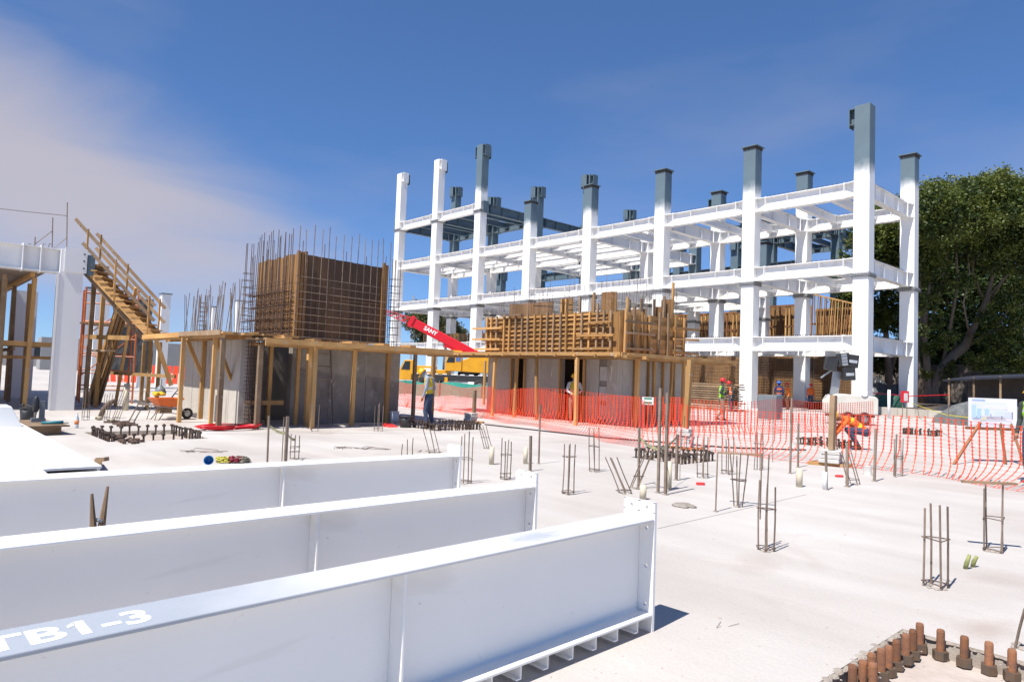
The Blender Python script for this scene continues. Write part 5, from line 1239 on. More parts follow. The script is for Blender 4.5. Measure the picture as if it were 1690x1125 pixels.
mb = MB(); mb.prism([(.9, 1.7), (4.2, 1.6), (4.2, 3.0), (2.2, 3.15), (.9, 2.6)], -1.15, 1.15, 'y'); bevel(mb.build('superstructure', M_yel, crane), .06)
mb = MB(); mb.box((4.5, 0, 2.35), (1.2, 2.5, 1.4)); bevel(mb.build('counterweight', M_yel, crane), .08)
me = text_mesh('SANY', .42, .012, .004); me.materials.append(M_white); o = inst('lettering', me, crane, (3.3, -1.165, 2.25)); o.rotation_euler = (math.pi / 2, 0, 0)
bA, bB = Vector((2.4, -.2, 3.05)), Vector((-3.5, -.2, 5.85)); bd = (bB - bA).normalized()
mb = MB(); mb.bar(bA, bB, .62, .78); bevel(mb.build('boom', M_red, crane), .08)
mb = MB(); mb.bar(bA + bd * -.2 + Vector((0, 0, -.1)), bA + bd * 3.2 + Vector((0, 0, -.32)), .5, .62); mb.build('boom_root', M_red, crane)
mb = MB(); mb.bar(bB - bd * .25, bB + bd * .1, .8, 1.0); bevel(mb.build('boom_head', M_red, crane), .05)
me = text_mesh('SANY', .48, .014, .004); me.materials.append(M_white); o = inst('lettering', me, crane, tuple(bA + bd * 5.3 + Vector((0, -.32, -.12)))); o.rotation_euler = (math.pi / 2, -math.atan2(-bd.z, -bd.x) * -1 * 1, 0)
o.rotation_euler = Matrix(((-bd.x, 0, 0), (0, 0, -1), (-bd.z, 1, 0))).to_euler() if False else (math.pi / 2, math.atan2(bd.z, -bd.x), 0)
mb = MB(); mb.tube([Vector((.2, -.2, 2.3)), bA + bd * 3.4 + Vector((0, 0, -.5))], .13, 8); mb.build('lift_cylinder', M_galv, crane)
jA = bB + bd * .1; jB = Vector((-5.75, -.2, 6.6)); jd = (jB - jA).normalized(); upv = Vector((-jd.z, 0, jd.x)) * -1
for sy in (-.25, .25):
    for su in (-.28, .28):
        f = 1 - .45; mb = MB(); mb.tube([jA + Vector((0, sy, 0)) + upv * su, jB + Vector((0, sy * .6, 0)) + upv * su * .5], .04, 6); mb.build('jib_chord', M_red, crane)
mb = MB()
for k in range(8):
    a, b = jA.lerp(jB, k / 8), jA.lerp(jB, (k + 1) / 8); s0, s1 = 1 - .5 * k / 8, 1 - .5 * (k + 1) / 8; z = 1 if k % 2 else -1
    for sy in (-.25, .25): mb.tube([a + Vector((0, sy * s0, 0)) + upv * .28 * z * s0, b + Vector((0, sy * s1, 0)) - upv * .28 * z * s1], .025, 5)
    mb.tube([a + Vector((0, -.25 * s0, 0)) + upv * .28 * s0, b + Vector((0, .25 * s1, 0)) + upv * .28 * s1], .025, 5)
mb.build('jib_lacing', M_red, crane)
for x in (-2.6, -1.2, 2.6, 4.0):
    for sy in (-1.05, 1.05): wheel(crane, (x, sy, .52), .52, .35)
for x in (-.2, 5.2): mb = MB(); mb.box((x, -1.25, .75), (.25, .3, .9)); mb.build('outrigger', M_yel, crane)

# ------------------------------------------------------------------ light tower
lt = gp(1402, 700); T_ = thing('light_tower', 'white trailer light tower with black lamp heads behind the net', 'light tower', lt, math.atan2(ax.y, ax.x), local=True)
mb = MB(); mb.prism([(-.95, .45), (.95, .45), (.95, 1.12), (.85, 1.22), (-.55, 1.30), (-.80, 1.22), (-.95, 1.0)], -.55, .55, 'y'); bevel(mb.build('body', mat('ivory_enamel', (.72, .68, .60), .5, (.60, .56, .49), 2, .5), T_), .05)
mb = MB(); mb.box((0, 0, .38), (1.9, .5, .1)); mb.build('frame', M_black, T_)
for sx in (-.35, .35): wheel(T_, (sx, -.5, .28), .28, .17)
mb = MB(); mb.tube([(-.55, .2, 1.2), (-.55, .2, 2.65)], .06, 8); mb.build('mast', M_galv, T_)
mb = MB(); mb.box((-.62, .0, 1.75), (.34, .08, 1.0), Matrix.Rotation(.12, 3, 'Y')); mb.build('mast_guard', M_galv, T_)
mb = MB(); mb.bar((-1.25, 0, 1.95), (-.62, 0, 2.42), .06, .06); mb.build('stay', M_galv, T_)
for (x, z, ry, pane) in ((-.95, 2.55, .2, 0), (-.42, 2.75, -.15, 1), (-.05, 2.7, .1, 2), (-.18, 2.15, -.05, 2)):
    rot = Matrix.Rotation(ry, 3, 'Y'); mb = MB(); mb.box((x, -.25, z), (.50, .22, .55), rot); h = mb.build('lamp_head', M_black, T_); bevel(h, .03)
    if pane == 1:
        for k in range(4): mb = MB(); mb.box(Vector((x, -.366, z)) + rot @ Vector((0, 0, -.2 + .13 * k)), (.24, .012, .11), rot); mb.build('louvre', M_galv, h)
    elif pane == 2: mb = MB(); mb.box((x, -.366, z - .02), (.34, .012, .12), rot); mb.build('reflector', mat('lamp_glass', (.5, .52, .55), .2, (.3, .32, .35), 5, .5), h)
mb = MB()
for k in range(14): a = k / 13 * 6.28; mb.tube([(.3 + .13 * math.cos(a), -.6, 1.42 + .13 * math.sin(a)), (.3 + .13 * math.cos(a + .45), -.6, 1.42 + .13 * math.sin(a + .45))], .03, 5)
mb.build('coiled_cable', M_white, T_)
# generator box the red helmeted man leans on
q = gp(1215, 693); mb = MB(); mb.box(q + Vector((0, 3.0, .55)), (.9, .6, 1.1)); o = one('tool_cabinet', mb, M_grey, 'dark grey steel tool cabinet beside the man in the red helmet', 'cabinet'); bevel(o, .02)

# fire point, white pipe post, kerb, tarps, shelter at the right
q = gp(1493, 690); fx = thing('fire_cabinet', 'red fire cabinet on a stand by the right end column', 'fire cabinet', q)
hq = hgt(q, 664); face_box(q + Vector((0, 0, hq + .32)), .36, .62, .18, M_red, 'cabinet', fx); face_box(q + Vector((0, 0, hq + .30)), .2, .42, .02, mat('pale_panel', (.6, .58, .56), .4, (.5, .48, .46), 4, .5), 'door_pane', fx, .101)
for dx in (-.12, .12): face_box(q, .03, hq, .03, M_bar, 'leg', fx, 0, dx, hq / 2)
q = gp(1467, 690); mb = MB(); mb.lathe([(.075, 0), (.075, hgt(q, 643)), (.0001, hgt(q, 643))], 12, q); one('pipe_post', mb, M_white, 'white standing pipe left of the red fire cabinet', 'pipe', smooth=True)
# red cord along the kerb
pts = [gp(1440, 690) + Vector((0, 0, 1.25)), gp(1500, 690) + Vector((0, 0, 1.1)), gp(1566, 735) + Vector((0, 0, 1.15)), ]
mb = MB(); mb.tube([gp(1440, 684) + Vector((0, 0, 1.3)), gp(1500, 684) + Vector((0, 0, 1.15)), gp(1566, 690) + Vector((0, 0, 1.35))], .03, 6); one('red_cord', mb, M_red, 'red cord stretched in front of the big tree', 'cord')
mb = MB(); mb.tube([gp(1505, 684) + Vector((0, 0, .7)), gp(1560, 720) + Vector((0, 0, .75)), gp(1605, 740) + Vector((0, 0, .85))], .016, 5); one('yellow_cord', mb, mat('yellow_cord', (.7, .6, .05), .6, (.6, .5, .04), 5, .5), 'yellow cord running from the end column to the easel', 'cord')
rp = lambda px, dist: Vector((ray(px, 640).x, ray(px, 640).y, 0)).normalized() * dist
ka, kb = rp(1440, 47), rp(1760, 40)
kerb = thing('planter_kerb', 'low pale kerb wall in front of the big tree', 'kerb', ka)
dk = (kb - ka); Lk = dk.length; dk.normalize()
for k in range(int(Lk / 2.0)): mb = MB(); mb.bar(ka + dk * (k * 2.0 + .01) + Vector((0, 0, .24)), ka + dk * (k * 2.0 + 1.98) + Vector((0, 0, .24 + jit(.01))), .35, .48); mb.build('kerb_stone', M_conc, kerb)
soil = MB(); a, b, c_, d_2 = ka + fwd * .2, kb + fwd * .2, kb + fwd * 45 + ax * 30, ka + fwd * 45 - ax * 12
soil.add([a + Vector((0, 0, .42)), b + Vector((0, 0, .42)), c_ + Vector((0, 0, .6)), d_2 + Vector((0, 0, .6))], [(0, 1, 2, 3)]); o = soil.build('planting_soil', mat('dry_soil', (.10, .07, .05), .95, (.06, .045, .03), 2, .5)); tag(o, kind='structure')
# easel with the printed board
eb = gp(1638, 763); E_ = thing('easel', 'reddish wooden easel legs standing behind the net at the right edge', 'easel', eb)
bh = hgt(eb, 705)
for (px, py, dx) in ((1574, 766, -.28), (1660, 766, .18), (1690, 768, .42)):
    a = gp(px, py); mb = MB(); mb.bar(a, eb + ax * dx + Vector((0, 0, bh + .1)), .05, .05, (1, 0, 0)); mb.build('leg', M_rust, E_)
mb = MB(); mb.bar(eb + ax * -.6 + Vector((0, 0, bh - .03)), eb + ax * .55 + Vector((0, 0, bh - .03)), .08, .06); mb.build('ledge', M_rust, E_)
B_ = thing('presentation_board', 'white board with a pale blue printed building view on the easel', 'board', eb + Vector((0, 0, bh)))
bw, bhh = 1.10, .66
def prn(dx, dz, w, h, c, k=0): face_box(eb + Vector((0, 0, bh + bhh / 2)), w, h, .002, mat('print_%d_%d_%d' % tuple(int(v * 99) for v in c), c, .4, tuple(v * .95 for v in c), 30, .5), 'printed_area', B_, .0125 + .0015 * k, dx, dz)
face_box(eb + Vector((0, 0, bh + bhh / 2)), bw, bhh, .02, mat('board_white', (.74, .74, .77), .35, (.70, .70, .74), 6, .5), 'panel', B_)
for a in ((-.33, .285, .30, .028, (.35, .48, .75)), (-.1, .04, .78, .40, (.66, .69, .80)), (-.44, .02, .10, .30, (.45, .60, .85)), (-.32, -.02, .10, .22, (.40, .58, .88)), (-.14, .02, .10, .14, (.42, .60, .85)), (.05, .13, .55, .10, (.70, .70, .78)), (.14, -.02, .22, .12, (.60, .66, .82)), (.34, -.04, .16, .14, (.58, .62, .74)), (0.0, -.13, .9, .10, (.72, .66, .72)), (-.22, -.13, .14, .09, (.62, .58, .46)), (.44, -.05, .02, .16, (.2, .2, .24)), (.2, -.1, .02, .07, (.15, .15, .2)), (-.05, -.05, .015, .05, (.1, .15, .3)), (.05, -.24, .8, .05, (.68, .68, .74))): prn(*a[:4], a[4], 1 + (a[2] < .7) + (a[2] < .2))

# ------------------------------------------------------------------ trees
def leaf_mat(name, c, c2):
    m = mat(name, c, .55, c2, .35, .5, rnd=0); b = m.node_tree.nodes['Principled BSDF']
    t = m.node_tree; out = t.nodes['Material Output']; tl_ = t.nodes.new('ShaderNodeBsdfTranslucent'); ms = t.nodes.new('ShaderNodeMixShader'); ms.inputs[0].default_value = .28
    t.links.new(b.inputs['Base Color'].links[0].from_socket, tl_.inputs['Color']); t.links.new(b.outputs[0], ms.inputs[1]); t.links.new(tl_.outputs[0], ms.inputs[2]); t.links.new(ms.outputs[0], out.inputs['Surface'])
    return m
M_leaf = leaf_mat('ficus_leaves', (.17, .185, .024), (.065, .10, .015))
M_leafshade = leaf_mat('shade_dark_ficus_leaves', (.055, .085, .014), (.025, .05, .010))  # darker copy of the leaf colour, standing in for shade within the foliage
M_bark = mat('pale_bark', (.27, .215, .165), .9, (.15, .115, .09), 1.6, .5, .5, 8, stretch=(1, 1, .3))
def leaves(blobs, n, size, seed, inner=.35):
    rnd = random.Random(seed); mb = MB(); V, Fc = mb.v, mb.f
    tot = sum(b[1] ** 2 for b in blobs)
    for (c, r, sq) in blobs:
        k = int(n * r * r / tot); subs = []
        for _ in range(max(5, int(r * 6))):       # sprigs: clumps on the surface of the mass
            v = Vector((rnd.gauss(0, 1), rnd.gauss(0, 1), rnd.gauss(.25, 1))).normalized(); subs.append((v * r * rnd.uniform(.75, 1.08), r * rnd.uniform(.18, .36)))
        for _ in range(k):
            if rnd.random() < inner:
                v = Vector((rnd.gauss(0, 1), rnd.gauss(0, 1), rnd.gauss(0, 1))).normalized() * r * rnd.uniform(.3, .95)
            else:
                o, sr = rnd.choice(subs); v = o + Vector((rnd.gauss(0, .55), rnd.gauss(0, .55), rnd.gauss(0, .45))) * sr
            p = Vector(c) + Vector((v.x, v.y, v.z * sq)); s = size * rnd.uniform(.6, 1.3)
            a = Vector((rnd.gauss(0, 1), rnd.gauss(0, 1), rnd.gauss(0, .6))).normalized(); b = a.cross(Vector((rnd.gauss(0, 1), rnd.gauss(0, 1), rnd.gauss(0, 1)))).normalized()
            i = len(V); V += [p - a * s * .5, p + b * s * .28, p + a * s * .5, p - b * s * .28]; Fc.append((i, i + 1, i + 2, i + 3))
    return mb
def limb(mb, pts, rs, n=9): mb.tube([Vector(p) for p in pts], rs, n)
def place(px, py, dist):     # a spot seen at (px, py) at the given range
    d = ray(px, py); return EYE + d * (dist / d.dot(CF))
def tree(label, base, trunks, blobs, n, size, seed, m=None, name='ficus_tree', bark=None, dark=.4):
    t = thing(name, label, 'tree', base)
    tr = MB(); 
    for pts, rs in trunks: limb(tr, pts, rs)
    tr.build('trunk', bark or M_bark, t, True)
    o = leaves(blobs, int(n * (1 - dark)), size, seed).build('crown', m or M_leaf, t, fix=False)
    if dark: leaves([(c, r * .86, s) for c, r, s in blobs], int(n * dark), size * 1.25, seed + 50, .8).build('inner_crown', M_leafshade, t, fix=False)  # crown shade put into the colour of the inner leaves
    return t
D = 56
def bl(px, py, r, dist=D, sq=.9): return (place(px, py, dist), r, sq)
base = rp(1536, D); base.z = .5
def tl(*pts): return [place(x, y, d) for x, y, d in pts]
trunks = [
 (tl((1530, 668, D), (1529, 640, D), (1530, 600, D), (1526, 560, D - .5), (1528, 520, D - 1), (1535, 470, D - 1.5), (1548, 430, D - 1)), [.48, .34, .28, .22, .17, .11, .05]),
 (tl((1540, 668, D), (1540, 640, D), (1552, 612, D - .3), (1575, 585, D - .6), (1592, 572, D - .8), (1610, 535, D - 1.5), (1628, 495, D - 2), (1640, 450, D - 2.5), (1655, 400, D - 2.5)), [.55, .42, .38, .38, .36, .22, .19, .13, .05]),
 (tl((1522, 668, D + .4), (1520, 630, D + .4), (1514, 590, D + .4), (1518, 540, D), (1530, 490, D - 1)), [.36, .26, .2, .13, .06]),
 (tl((1555, 610, D), (1562, 570, D), (1572, 520, D - 1), (1580, 470, D - 2), (1578, 400, D - 2), (1582, 345, D - 2)), [.16, .13, .11, .09, .07, .03]),
 (tl((1592, 572, D), (1640, 545, D - 1), (1690, 545, D - 2), (1740, 520, D - 2)), [.2, .14, .10, .05]),
 (tl((1610, 535, D), (1650, 470, D - 2), (1690, 420, D - 3)), [.11, .08, .04]),
 (tl((1620, 490, D - 1.5), (1605, 445, D - 2), (1612, 400, D - 2.4)), [.09, .06, .03]),
 (tl((1528, 520, D), (1518, 470, D - 1), (1522, 420, D - 1)), [.10, .07, .03]),
 (tl((1526, 560, D), (1548, 500, D - 2), (1556, 450, D - 2), (1568, 400, D - 2)), [.10, .08, .06, .03]),
 (tl((1628, 495, D - 2), (1660, 455, D - 3), (1692, 445, D - 3)), [.09, .07, .03]),
 (tl((1600, 555, D - 1.5), (1590, 500, D - 2.5), (1600, 450, D - 3), (1596, 410, D - 3)), [.09, .07, .05, .03]),
 (tl((1640, 545, D - 1), (1665, 510, D - 2), (1695, 500, D - 3)), [.08, .06, .03]),
]
# a broad dome of foliage, carried well out towards the sun, over an open shaded interior
blobs = []
for (x, y, r) in ((1530, 352, 2.0), (1560, 338, 2.0), (1592, 342, 1.9), (1625, 332, 2.1), (1655, 328, 2.1), (1690, 340, 2.3), (1730, 345, 2.6), (1518, 385, 1.8), (1545, 385, 1.9), (1578, 378, 1.7), (1608, 372, 2.0), (1640, 372, 2.1), (1672, 378, 2.0), (1705, 390, 2.2), (1535, 420, 1.5), (1628, 408, 1.7), (1660, 415, 1.6), (1692, 425, 1.7), (1740, 420, 2.6), (1548, 445, 1.2), (1645, 440, 1.1)):
    for dd in (-1.0, -4.0): blobs.append(bl(x + jit(6), y + jit(6), r * random.uniform(.85, 1.1), D + dd))
for (x, y, r) in ((1540, 330, 1.8), (1600, 325, 1.8), (1660, 318, 1.8), (1700, 330, 2), (1560, 360, 2.2), (1630, 355, 2.2)): blobs.append(bl(x, y, r, D - 7)); blobs.append(bl(x, y, r, D + 3))
for (x, y, r, d) in ((1640, 560, 1.2, 3), (1668, 572, 1.5, 3), (1690, 556, 1.6, 2), (1625, 525, .9, 3), (1530, 575, .8, 2), (1545, 530, .7, 2), (1566, 612, .9, 1), (1530, 618, .6, 1.5), (1665, 600, 1.2, 2), (1690, 610, 1.2, 2), (1550, 475, .9, 2), (1528, 500, 1.0, 3), (1590, 468, .9, 4), (1655, 495, 1.1, 4), (1684, 478, 1.2, 4), (1562, 560, .8, 3), (1610, 600, .9, 3), (1640, 610, 1.0, 3), (1520, 545, .8, 3), (1680, 530, 1.2, 4)): blobs.append(bl(x, y, r, D - d))
tree('big spreading ficus with several pale trunks at the right edge', base, trunks, blobs, 150000, .21, 11, dark=.3)
b2 = rp(1470, D + 6); b2.z = .5
tr2 = [(tl((1468, 665, D + 6), (1466, 600, D + 6), (1460, 520, D + 6), (1450, 440, D + 6)), [.4, .3, .2, .08]), (tl((1468, 620, D + 6), (1490, 540, D + 6), (1500, 460, D + 6)), [.22, .16, .06])]
bb2 = [bl(x, y, r, D + d) for x, y, r, d in ((1460, 395, 2.6, 4), (1430, 450, 2.4, 4), (1475, 450, 2.6, 4), (1405, 505, 1.8, 4), (1438, 520, 2.2, 5), (1478, 520, 2.3, 5), (1500, 395, 2.4, 4), (1405, 440, 1.5, 4), (1445, 355, 1.5, 4), (1490, 345, 1.8, 4), (1412, 475, 1.6, 4), (1455, 420, 2.4, 1), (1490, 420, 2.4, 1), (1430, 400, 1.6, 2), (1470, 380, 2.2, 0), (1395, 545, 1.3, 5), (1450, 590, 2.0, 8), (1490, 590, 2.2, 8))]
tree('dense dark ficus behind the right end of the white frame', b2, tr2, bb2, 80000, .24, 21, dark=.35)
b3 = rp(1620, D + 11); b3.z = .5
tr3 = [(tl((1620, 655, D + 11), (1618, 580, D + 11), (1600, 480, D + 11), (1610, 400, D + 11)), [.4, .3, .2, .08]), (tl((1570, 655, D + 10), (1575, 560, D + 10), (1560, 480, D + 10)), [.3, .2, .1])]
bb3 = [bl(x, y, r, D + 11) for x, y, r in ((1530, 470, 3.0), (1580, 480, 3.2), (1630, 480, 3.4), (1680, 480, 3.4), (1540, 545, 3.0), (1590, 550, 3.0), (1640, 560, 3.0), (1560, 600, 2.6), (1610, 600, 2.6), (1720, 520, 3.4), (1560, 410, 3.4), (1620, 400, 3.4), (1680, 400, 3.4), (1660, 600, 2.4), (1515, 590, 2.4))]
tree('shadowy ficus mass behind the big spreading one', b3, tr3, bb3, 60000, .34, 31, m=M_leafshade, dark=.5)  # leaves all in the darkened colour, so its shade is partly painted
# far trees
M_olive = leaf_mat('dusty_olive_leaves', (.14, .135, .05), (.085, .085, .03))
def fartree(px, py, dist, r, label, n=5000, hb=None):
    c = place(px, py, dist); base = Vector((c.x, c.y, 0)); bb = [(c + Vector((jit(r * .5), jit(r * .5), jit(r * .4))), r * random.uniform(.5, .75), .9) for _ in range(6)]
    tree(label, base, [([base, base + Vector((0, 0, c.z * .6)), c], [.3, .22, .08])], bb, n, .5, int(px), m=M_olive, name='far_tree', dark=.3)
fartree(710, 545, 110, 4.0, 'olive tree far behind the crane boom', 9000)
fartree(735, 550, 118, 3.6, 'smaller olive tree right of the one behind the boom', 6000)
fartree(1215, 590, 130, 3.5, 'far tree glimpsed low between the white columns', 3000)
for k, (px, w) in enumerate(((20, 4), (190, 3.5), (300, 3))): fartree(px, 598, 150, w, ['far tree low on the left horizon', 'far tree behind the stair', 'far tree left of the core'][k], 3000)

# ------------------------------------------------------------------ low shelter, tarps and stores under the tree
s0, s1 = rp(1555, 50), rp(1800, 46)
sh_ = thing('low_shelter', 'low dark roofed shelter under the trees at the right edge', 'shelter', s0)
dS = (s1 - s0); LS = dS.length; dS.normalize(); nS = Vector((-dS.y, dS.x, 0))
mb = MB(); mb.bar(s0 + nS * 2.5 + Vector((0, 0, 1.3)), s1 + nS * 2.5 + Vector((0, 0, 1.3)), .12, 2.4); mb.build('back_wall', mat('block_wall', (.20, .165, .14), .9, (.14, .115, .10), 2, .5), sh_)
mb = MB(); mb.add([s0 + Vector((0, 0, 2.25)), s1 + Vector((0, 0, 2.75)), s1 + nS * 3 + Vector((0, 0, 3.0)), s0 + nS * 3 + Vector((0, 0, 2.6))], [(0, 1, 2, 3)]); o = mb.build('roof_sheet', mat('navy_tarp', (.018, .022, .04), .6, (.03, .032, .045), 2, .5, .4, 4), sh_); q = o.modifiers.new('thickness', 'SOLIDIFY'); q.thickness = .1
for k in range(6): p = s0 + dS * (k * LS / 5.2 + .3) + nS * .2; mb = MB(); mb.bar(p, p + Vector((0, 0, 2.35 + .4 * k / 5)), .1, .1, (1, 0, 0)); mb.build('post', M_old, sh_)
p = s0 + dS * 5.2 + nS * 1.0; mb = MB(); mb.box(p + Vector((0, 0, 1.3)), (1.6, .05, 1.0), Matrix.Rotation(math.atan2(dS.y, dS.x), 3, 'Z')); mb.build('plywood_sheet', M_sheet, sh_)
def heap(c, w, d, h, m, label, name='tarp_heap', cat='tarp', seed=1):
    rnd = random.Random(seed); n = 22; mb = MB(); 
    for j in range(n + 1):
        for i in range(n + 1):
            u, v = i / n * 2 - 1, j / n * 2 - 1; e = max(0, 1 - max(abs(u), abs(v)) ** 3); z = h * e ** .55 * (.8 + .2 * math.sin(u * 4 + seed) * math.cos(v * 3 + seed * 2)) + rnd.uniform(-.025, .025) * h * e
            mb.v.append(Vector(c) + ax * (u * w / 2) + fwd * (v * d / 2) + Vector((0, 0, max(.01, z))))
    for j in range(n):
        for i in range(n): a = j * (n + 1) + i; mb.f.append((a, a + 1, a + n + 2, a + n + 1))
    return one(name, mb, m, label, cat, smooth=False, base=c)
M_tarp = mat('grey_plastic_sheet', (.20, .205, .20), .35, (.10, .105, .10), 2.5, .5, .5, 6)
M_tarpb = mat('black_plastic_sheet', (.022, .023, .024), .4, (.05, .05, .05), 3, .5, .6, 5)
heap(rp(1620, 40), 3.6, 2.2, 1.25, M_tarp, 'heap under grey plastic sheet behind the easel', seed=2)
heap(rp(1655, 38), 2.2, 1.8, 1.3, M_tarp, 'pale plastic covered heap beside the easel worker', seed=5)
heap(rp(1458, 52), 2.4, 2.5, 2.4, M_tarpb, 'tall heap under black plastic between the two right columns', seed=3)
heap(rp(1432, 50), 1.6, 2.0, 1.7, M_tarp, 'grey plastic covered heap left of the black one', seed=7)
heap(rp(1590, 46), 4.5, 2.0, .9, M_tarpb, 'long low black heap under the big ficus', seed=4)
heap(rp(1462, 49), 1.8, 1.5, 1.4, mat('green_sheet', (.02, .09, .06), .6, (.015, .06, .04), 3, .5), 'dark green covered heap by the white standing pipe', seed=9)

# ------------------------------------------------------------------ forms and bars behind the white frame
r1 = thing('rebar_wall', 'brown plywood wall with rebar grid at ground level behind the white columns', 'formwork', (-18, 53, 0))
for k in range(9):
    x0_ = -35 + k * 1.55
    mb = MB(); mb.mm(x0_, x0_ + 1.53, 55.0 + jit(.03), 55.06, 0, 4.0 + jit(.1)); mb.build('panel', M_ply, r1)
mb = MB()
for k in range(78): x = -35.0 + k * .18; mb.tube([(x, 54.75, 0), (x + jit(.05), 54.75, random.uniform(3.6, 4.8))], .016, 4)
for k in range(18): mb.tube([(-35.1, 54.72, .2 + k * .22), (-20.9, 54.72, .2 + k * .22)], .014, 4)
tag(mb.build('bar_grid', M_rebar, r1), kind='stuff')
for k, x in enumerate((-26.2, -31.5)):
    rc = thing('rebar_column', ['tied rebar column between the second and third white columns', 'tied rebar column farther left under the white frame'][k], 'rebar', (x, 51, 0))
    mb = MB()
    for dx in (-.3, -.1, .1, .3):
        for dy in (-.3, .3): mb.tube([(x + dx, 51 + dy, 0), (x + dx, 51 + dy, 4.6)], .018, 4)
    mb.build('bars', M_rebar, rc)
    for j in range(22): z = .15 + j * .2; d = .34; mb = MB(); mb.tube([(x - d, 51 - d, z), (x + d, 51 - d, z), (x + d, 51 + d, z), (x - d, 51 + d, z), (x - d, 51 - d, z)], .016, 4); mb.build('tie', M_rebar, rc)
up_ = thing('upper_formwork', 'dark timber formwork and props on the upper floors behind the white frame', 'formwork', (-24, 62, 4.6))
M_dkw = mat('dark_red_timber', (.26, .11, .04), .8, (.14, .055, .02), 2, .5, rnd=.3)  # darker reddish timber mixed in among the pine
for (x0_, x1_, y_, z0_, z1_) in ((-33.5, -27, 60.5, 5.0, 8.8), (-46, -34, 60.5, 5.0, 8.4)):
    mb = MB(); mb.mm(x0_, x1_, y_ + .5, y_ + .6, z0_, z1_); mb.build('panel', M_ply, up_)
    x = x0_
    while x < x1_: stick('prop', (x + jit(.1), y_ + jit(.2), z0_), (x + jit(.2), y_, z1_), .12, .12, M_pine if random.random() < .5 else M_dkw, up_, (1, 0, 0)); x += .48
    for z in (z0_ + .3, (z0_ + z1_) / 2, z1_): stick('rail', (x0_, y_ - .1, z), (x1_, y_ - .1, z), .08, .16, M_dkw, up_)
mb = MB(); mb.mm(-46, -22.8, 60, 70, 4.55, 4.75); mb.build('floor_slab', M_concg, up_)
for x in (-45, -38, -31, -24): mb = MB(); mb.mm(x - .3, x + .3, 60.6, 61.2, 0, 4.549); mb.build('pier', M_concg, up_)
sl = thing('slatted_formwork', 'bright slatted timber formwork seen beside the tree through the right bay', 'formwork', (-24.5, 61, 4.8))
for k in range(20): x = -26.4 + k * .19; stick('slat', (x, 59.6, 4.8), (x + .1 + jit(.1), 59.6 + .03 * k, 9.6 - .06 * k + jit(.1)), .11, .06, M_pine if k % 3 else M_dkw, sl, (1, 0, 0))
mb = MB(); mb.mm(-26.5, -22.6, 60.6, 60.7, 4.8, 8.4); mb.build('sheet', M_ply, sl)
for z in (5.2, 7.0): stick('rail', (-26.5, 59.9, z), (-22.6, 60.4, z), .1, .16, M_dkw, sl)
stick('top_plate', (-26.5, 59.6, 9.65), (-22.6, 60.3, 8.5), .2, .12, M_pinel, sl)
wl2 = thing('timber_stack', 'stack of sawn boards on the slab behind the middle core', 'timber', (-20.5, 34, 0))
for k in range(12):
    for j in range(3): mb = MB(); mb.box((-21.5 + jit(.15), 35 + j * .32, .05 + k * .13), (3.6 + jit(.3), .28, .07)); mb.build('board', M_old, wl2)
wl3 = thing('concrete_form', 'brown timber wall form beyond the middle core', 'formwork', (-24, 42.8, 0))
for k in range(7): mb = MB(); mb.mm(-30 + k * .9, -29.12 + k * .9, 43.6 + jit(.02), 43.7, 0, 3.4); mb.build('panel', M_ply, wl3)
mb = MB()
for k in range(40): mb.tube([(-30 + k * .16, 43.4, 0), (-30 + k * .16, 43.4, 4.0)], .014, 4)
for k in range(14): mb.tube([(-30.1, 43.38, .2 + k * .25), (-23.6, 43.38, .2 + k * .25)], .012, 4)
tag(mb.build('bar_grid', M_rebar, wl3), kind='stuff')
# timber edge boards at first floor of the far left bays
eb_ = thing('edge_formwork', 'timber edge boards on the first floor of the frame behind the crane boom', 'formwork', (-58, 47, 4.6))
for k in range(24): x = -66 + k * .75; stick('board', (x, 46.5, 4.7), (x, 46.5, 6.0 + jit(.1)), .5, .06, M_pine if k % 3 else M_old, eb_, (1, 0, 0))
# far columns and walls at the left
M_far = mat('distant_wall', (.42, .40, .37), .9, (.33, .31, .29), .3, .5)
for k, (px, py, yt, w, lab_) in enumerate(((158, 645, 466, 26, 'white steel column standing behind the orange scaffold'), (233, 640, 497, 15, 'capped white column behind the middle of the stair'), (264, 638, 486, 17, 'capped white column behind the foot of the stair'), (346, 636, 507, 8, 'slim white column head left of the brown box among starter bars'), (386, 636, 497, 9, 'slim white column head next to the brown box'), (135, 648, 476, 10, 'thin white column left of the orange scaffold'))):
    b = gp(px, py); dist_ = (b - EYE).dot(CF); ww = w / F_PX * dist_; h = hgt(b, yt)
    t = thing('steel_column', lab_, 'steel column', b, 0, 'far white columns on the left'); mb = MB(); mb.box(b + Vector((0, 0, h / 2)), (ww * .8, ww * .8, h)); mb.build('shaft', M_white, t); mb = MB(); mb.box(b + Vector((0, 0, h + .03)), (ww, ww, .07)); mb.build('cap_plate', M_primer, t)
fw_ = thing('site_wall', 'long pale boundary wall far away on the left', 'wall', rp(100, 140))
a, b = rp(-60, 150), rp(640, 170); dW = (b - a); 
for k in range(16): p, q = a.lerp(b, k / 16), a.lerp(b, (k + .985) / 16); mb = MB(); mb.bar(p + Vector((0, 0, 1.6)), q + Vector((0, 0, 1.6)), .3, 3.2 + jit(.1)); mb.build('wall_panel', M_far, fw_)
a, b = rp(900, 150), rp(1400, 150); fw2 = thing('site_wall', 'pale boundary wall far behind the frame', 'wall', a)
for k in range(16): p, q = a.lerp(b, k / 16), a.lerp(b, (k + .985) / 16); mb = MB(); mb.bar(p + Vector((0, 0, 1.8)), q + Vector((0, 0, 1.8)), .3, 3.6 + jit(.1)); mb.build('wall_panel', M_far, fw2)
bd_ = thing('low_building', 'low grey building far left behind the scaffold', 'building', rp(150, 120))
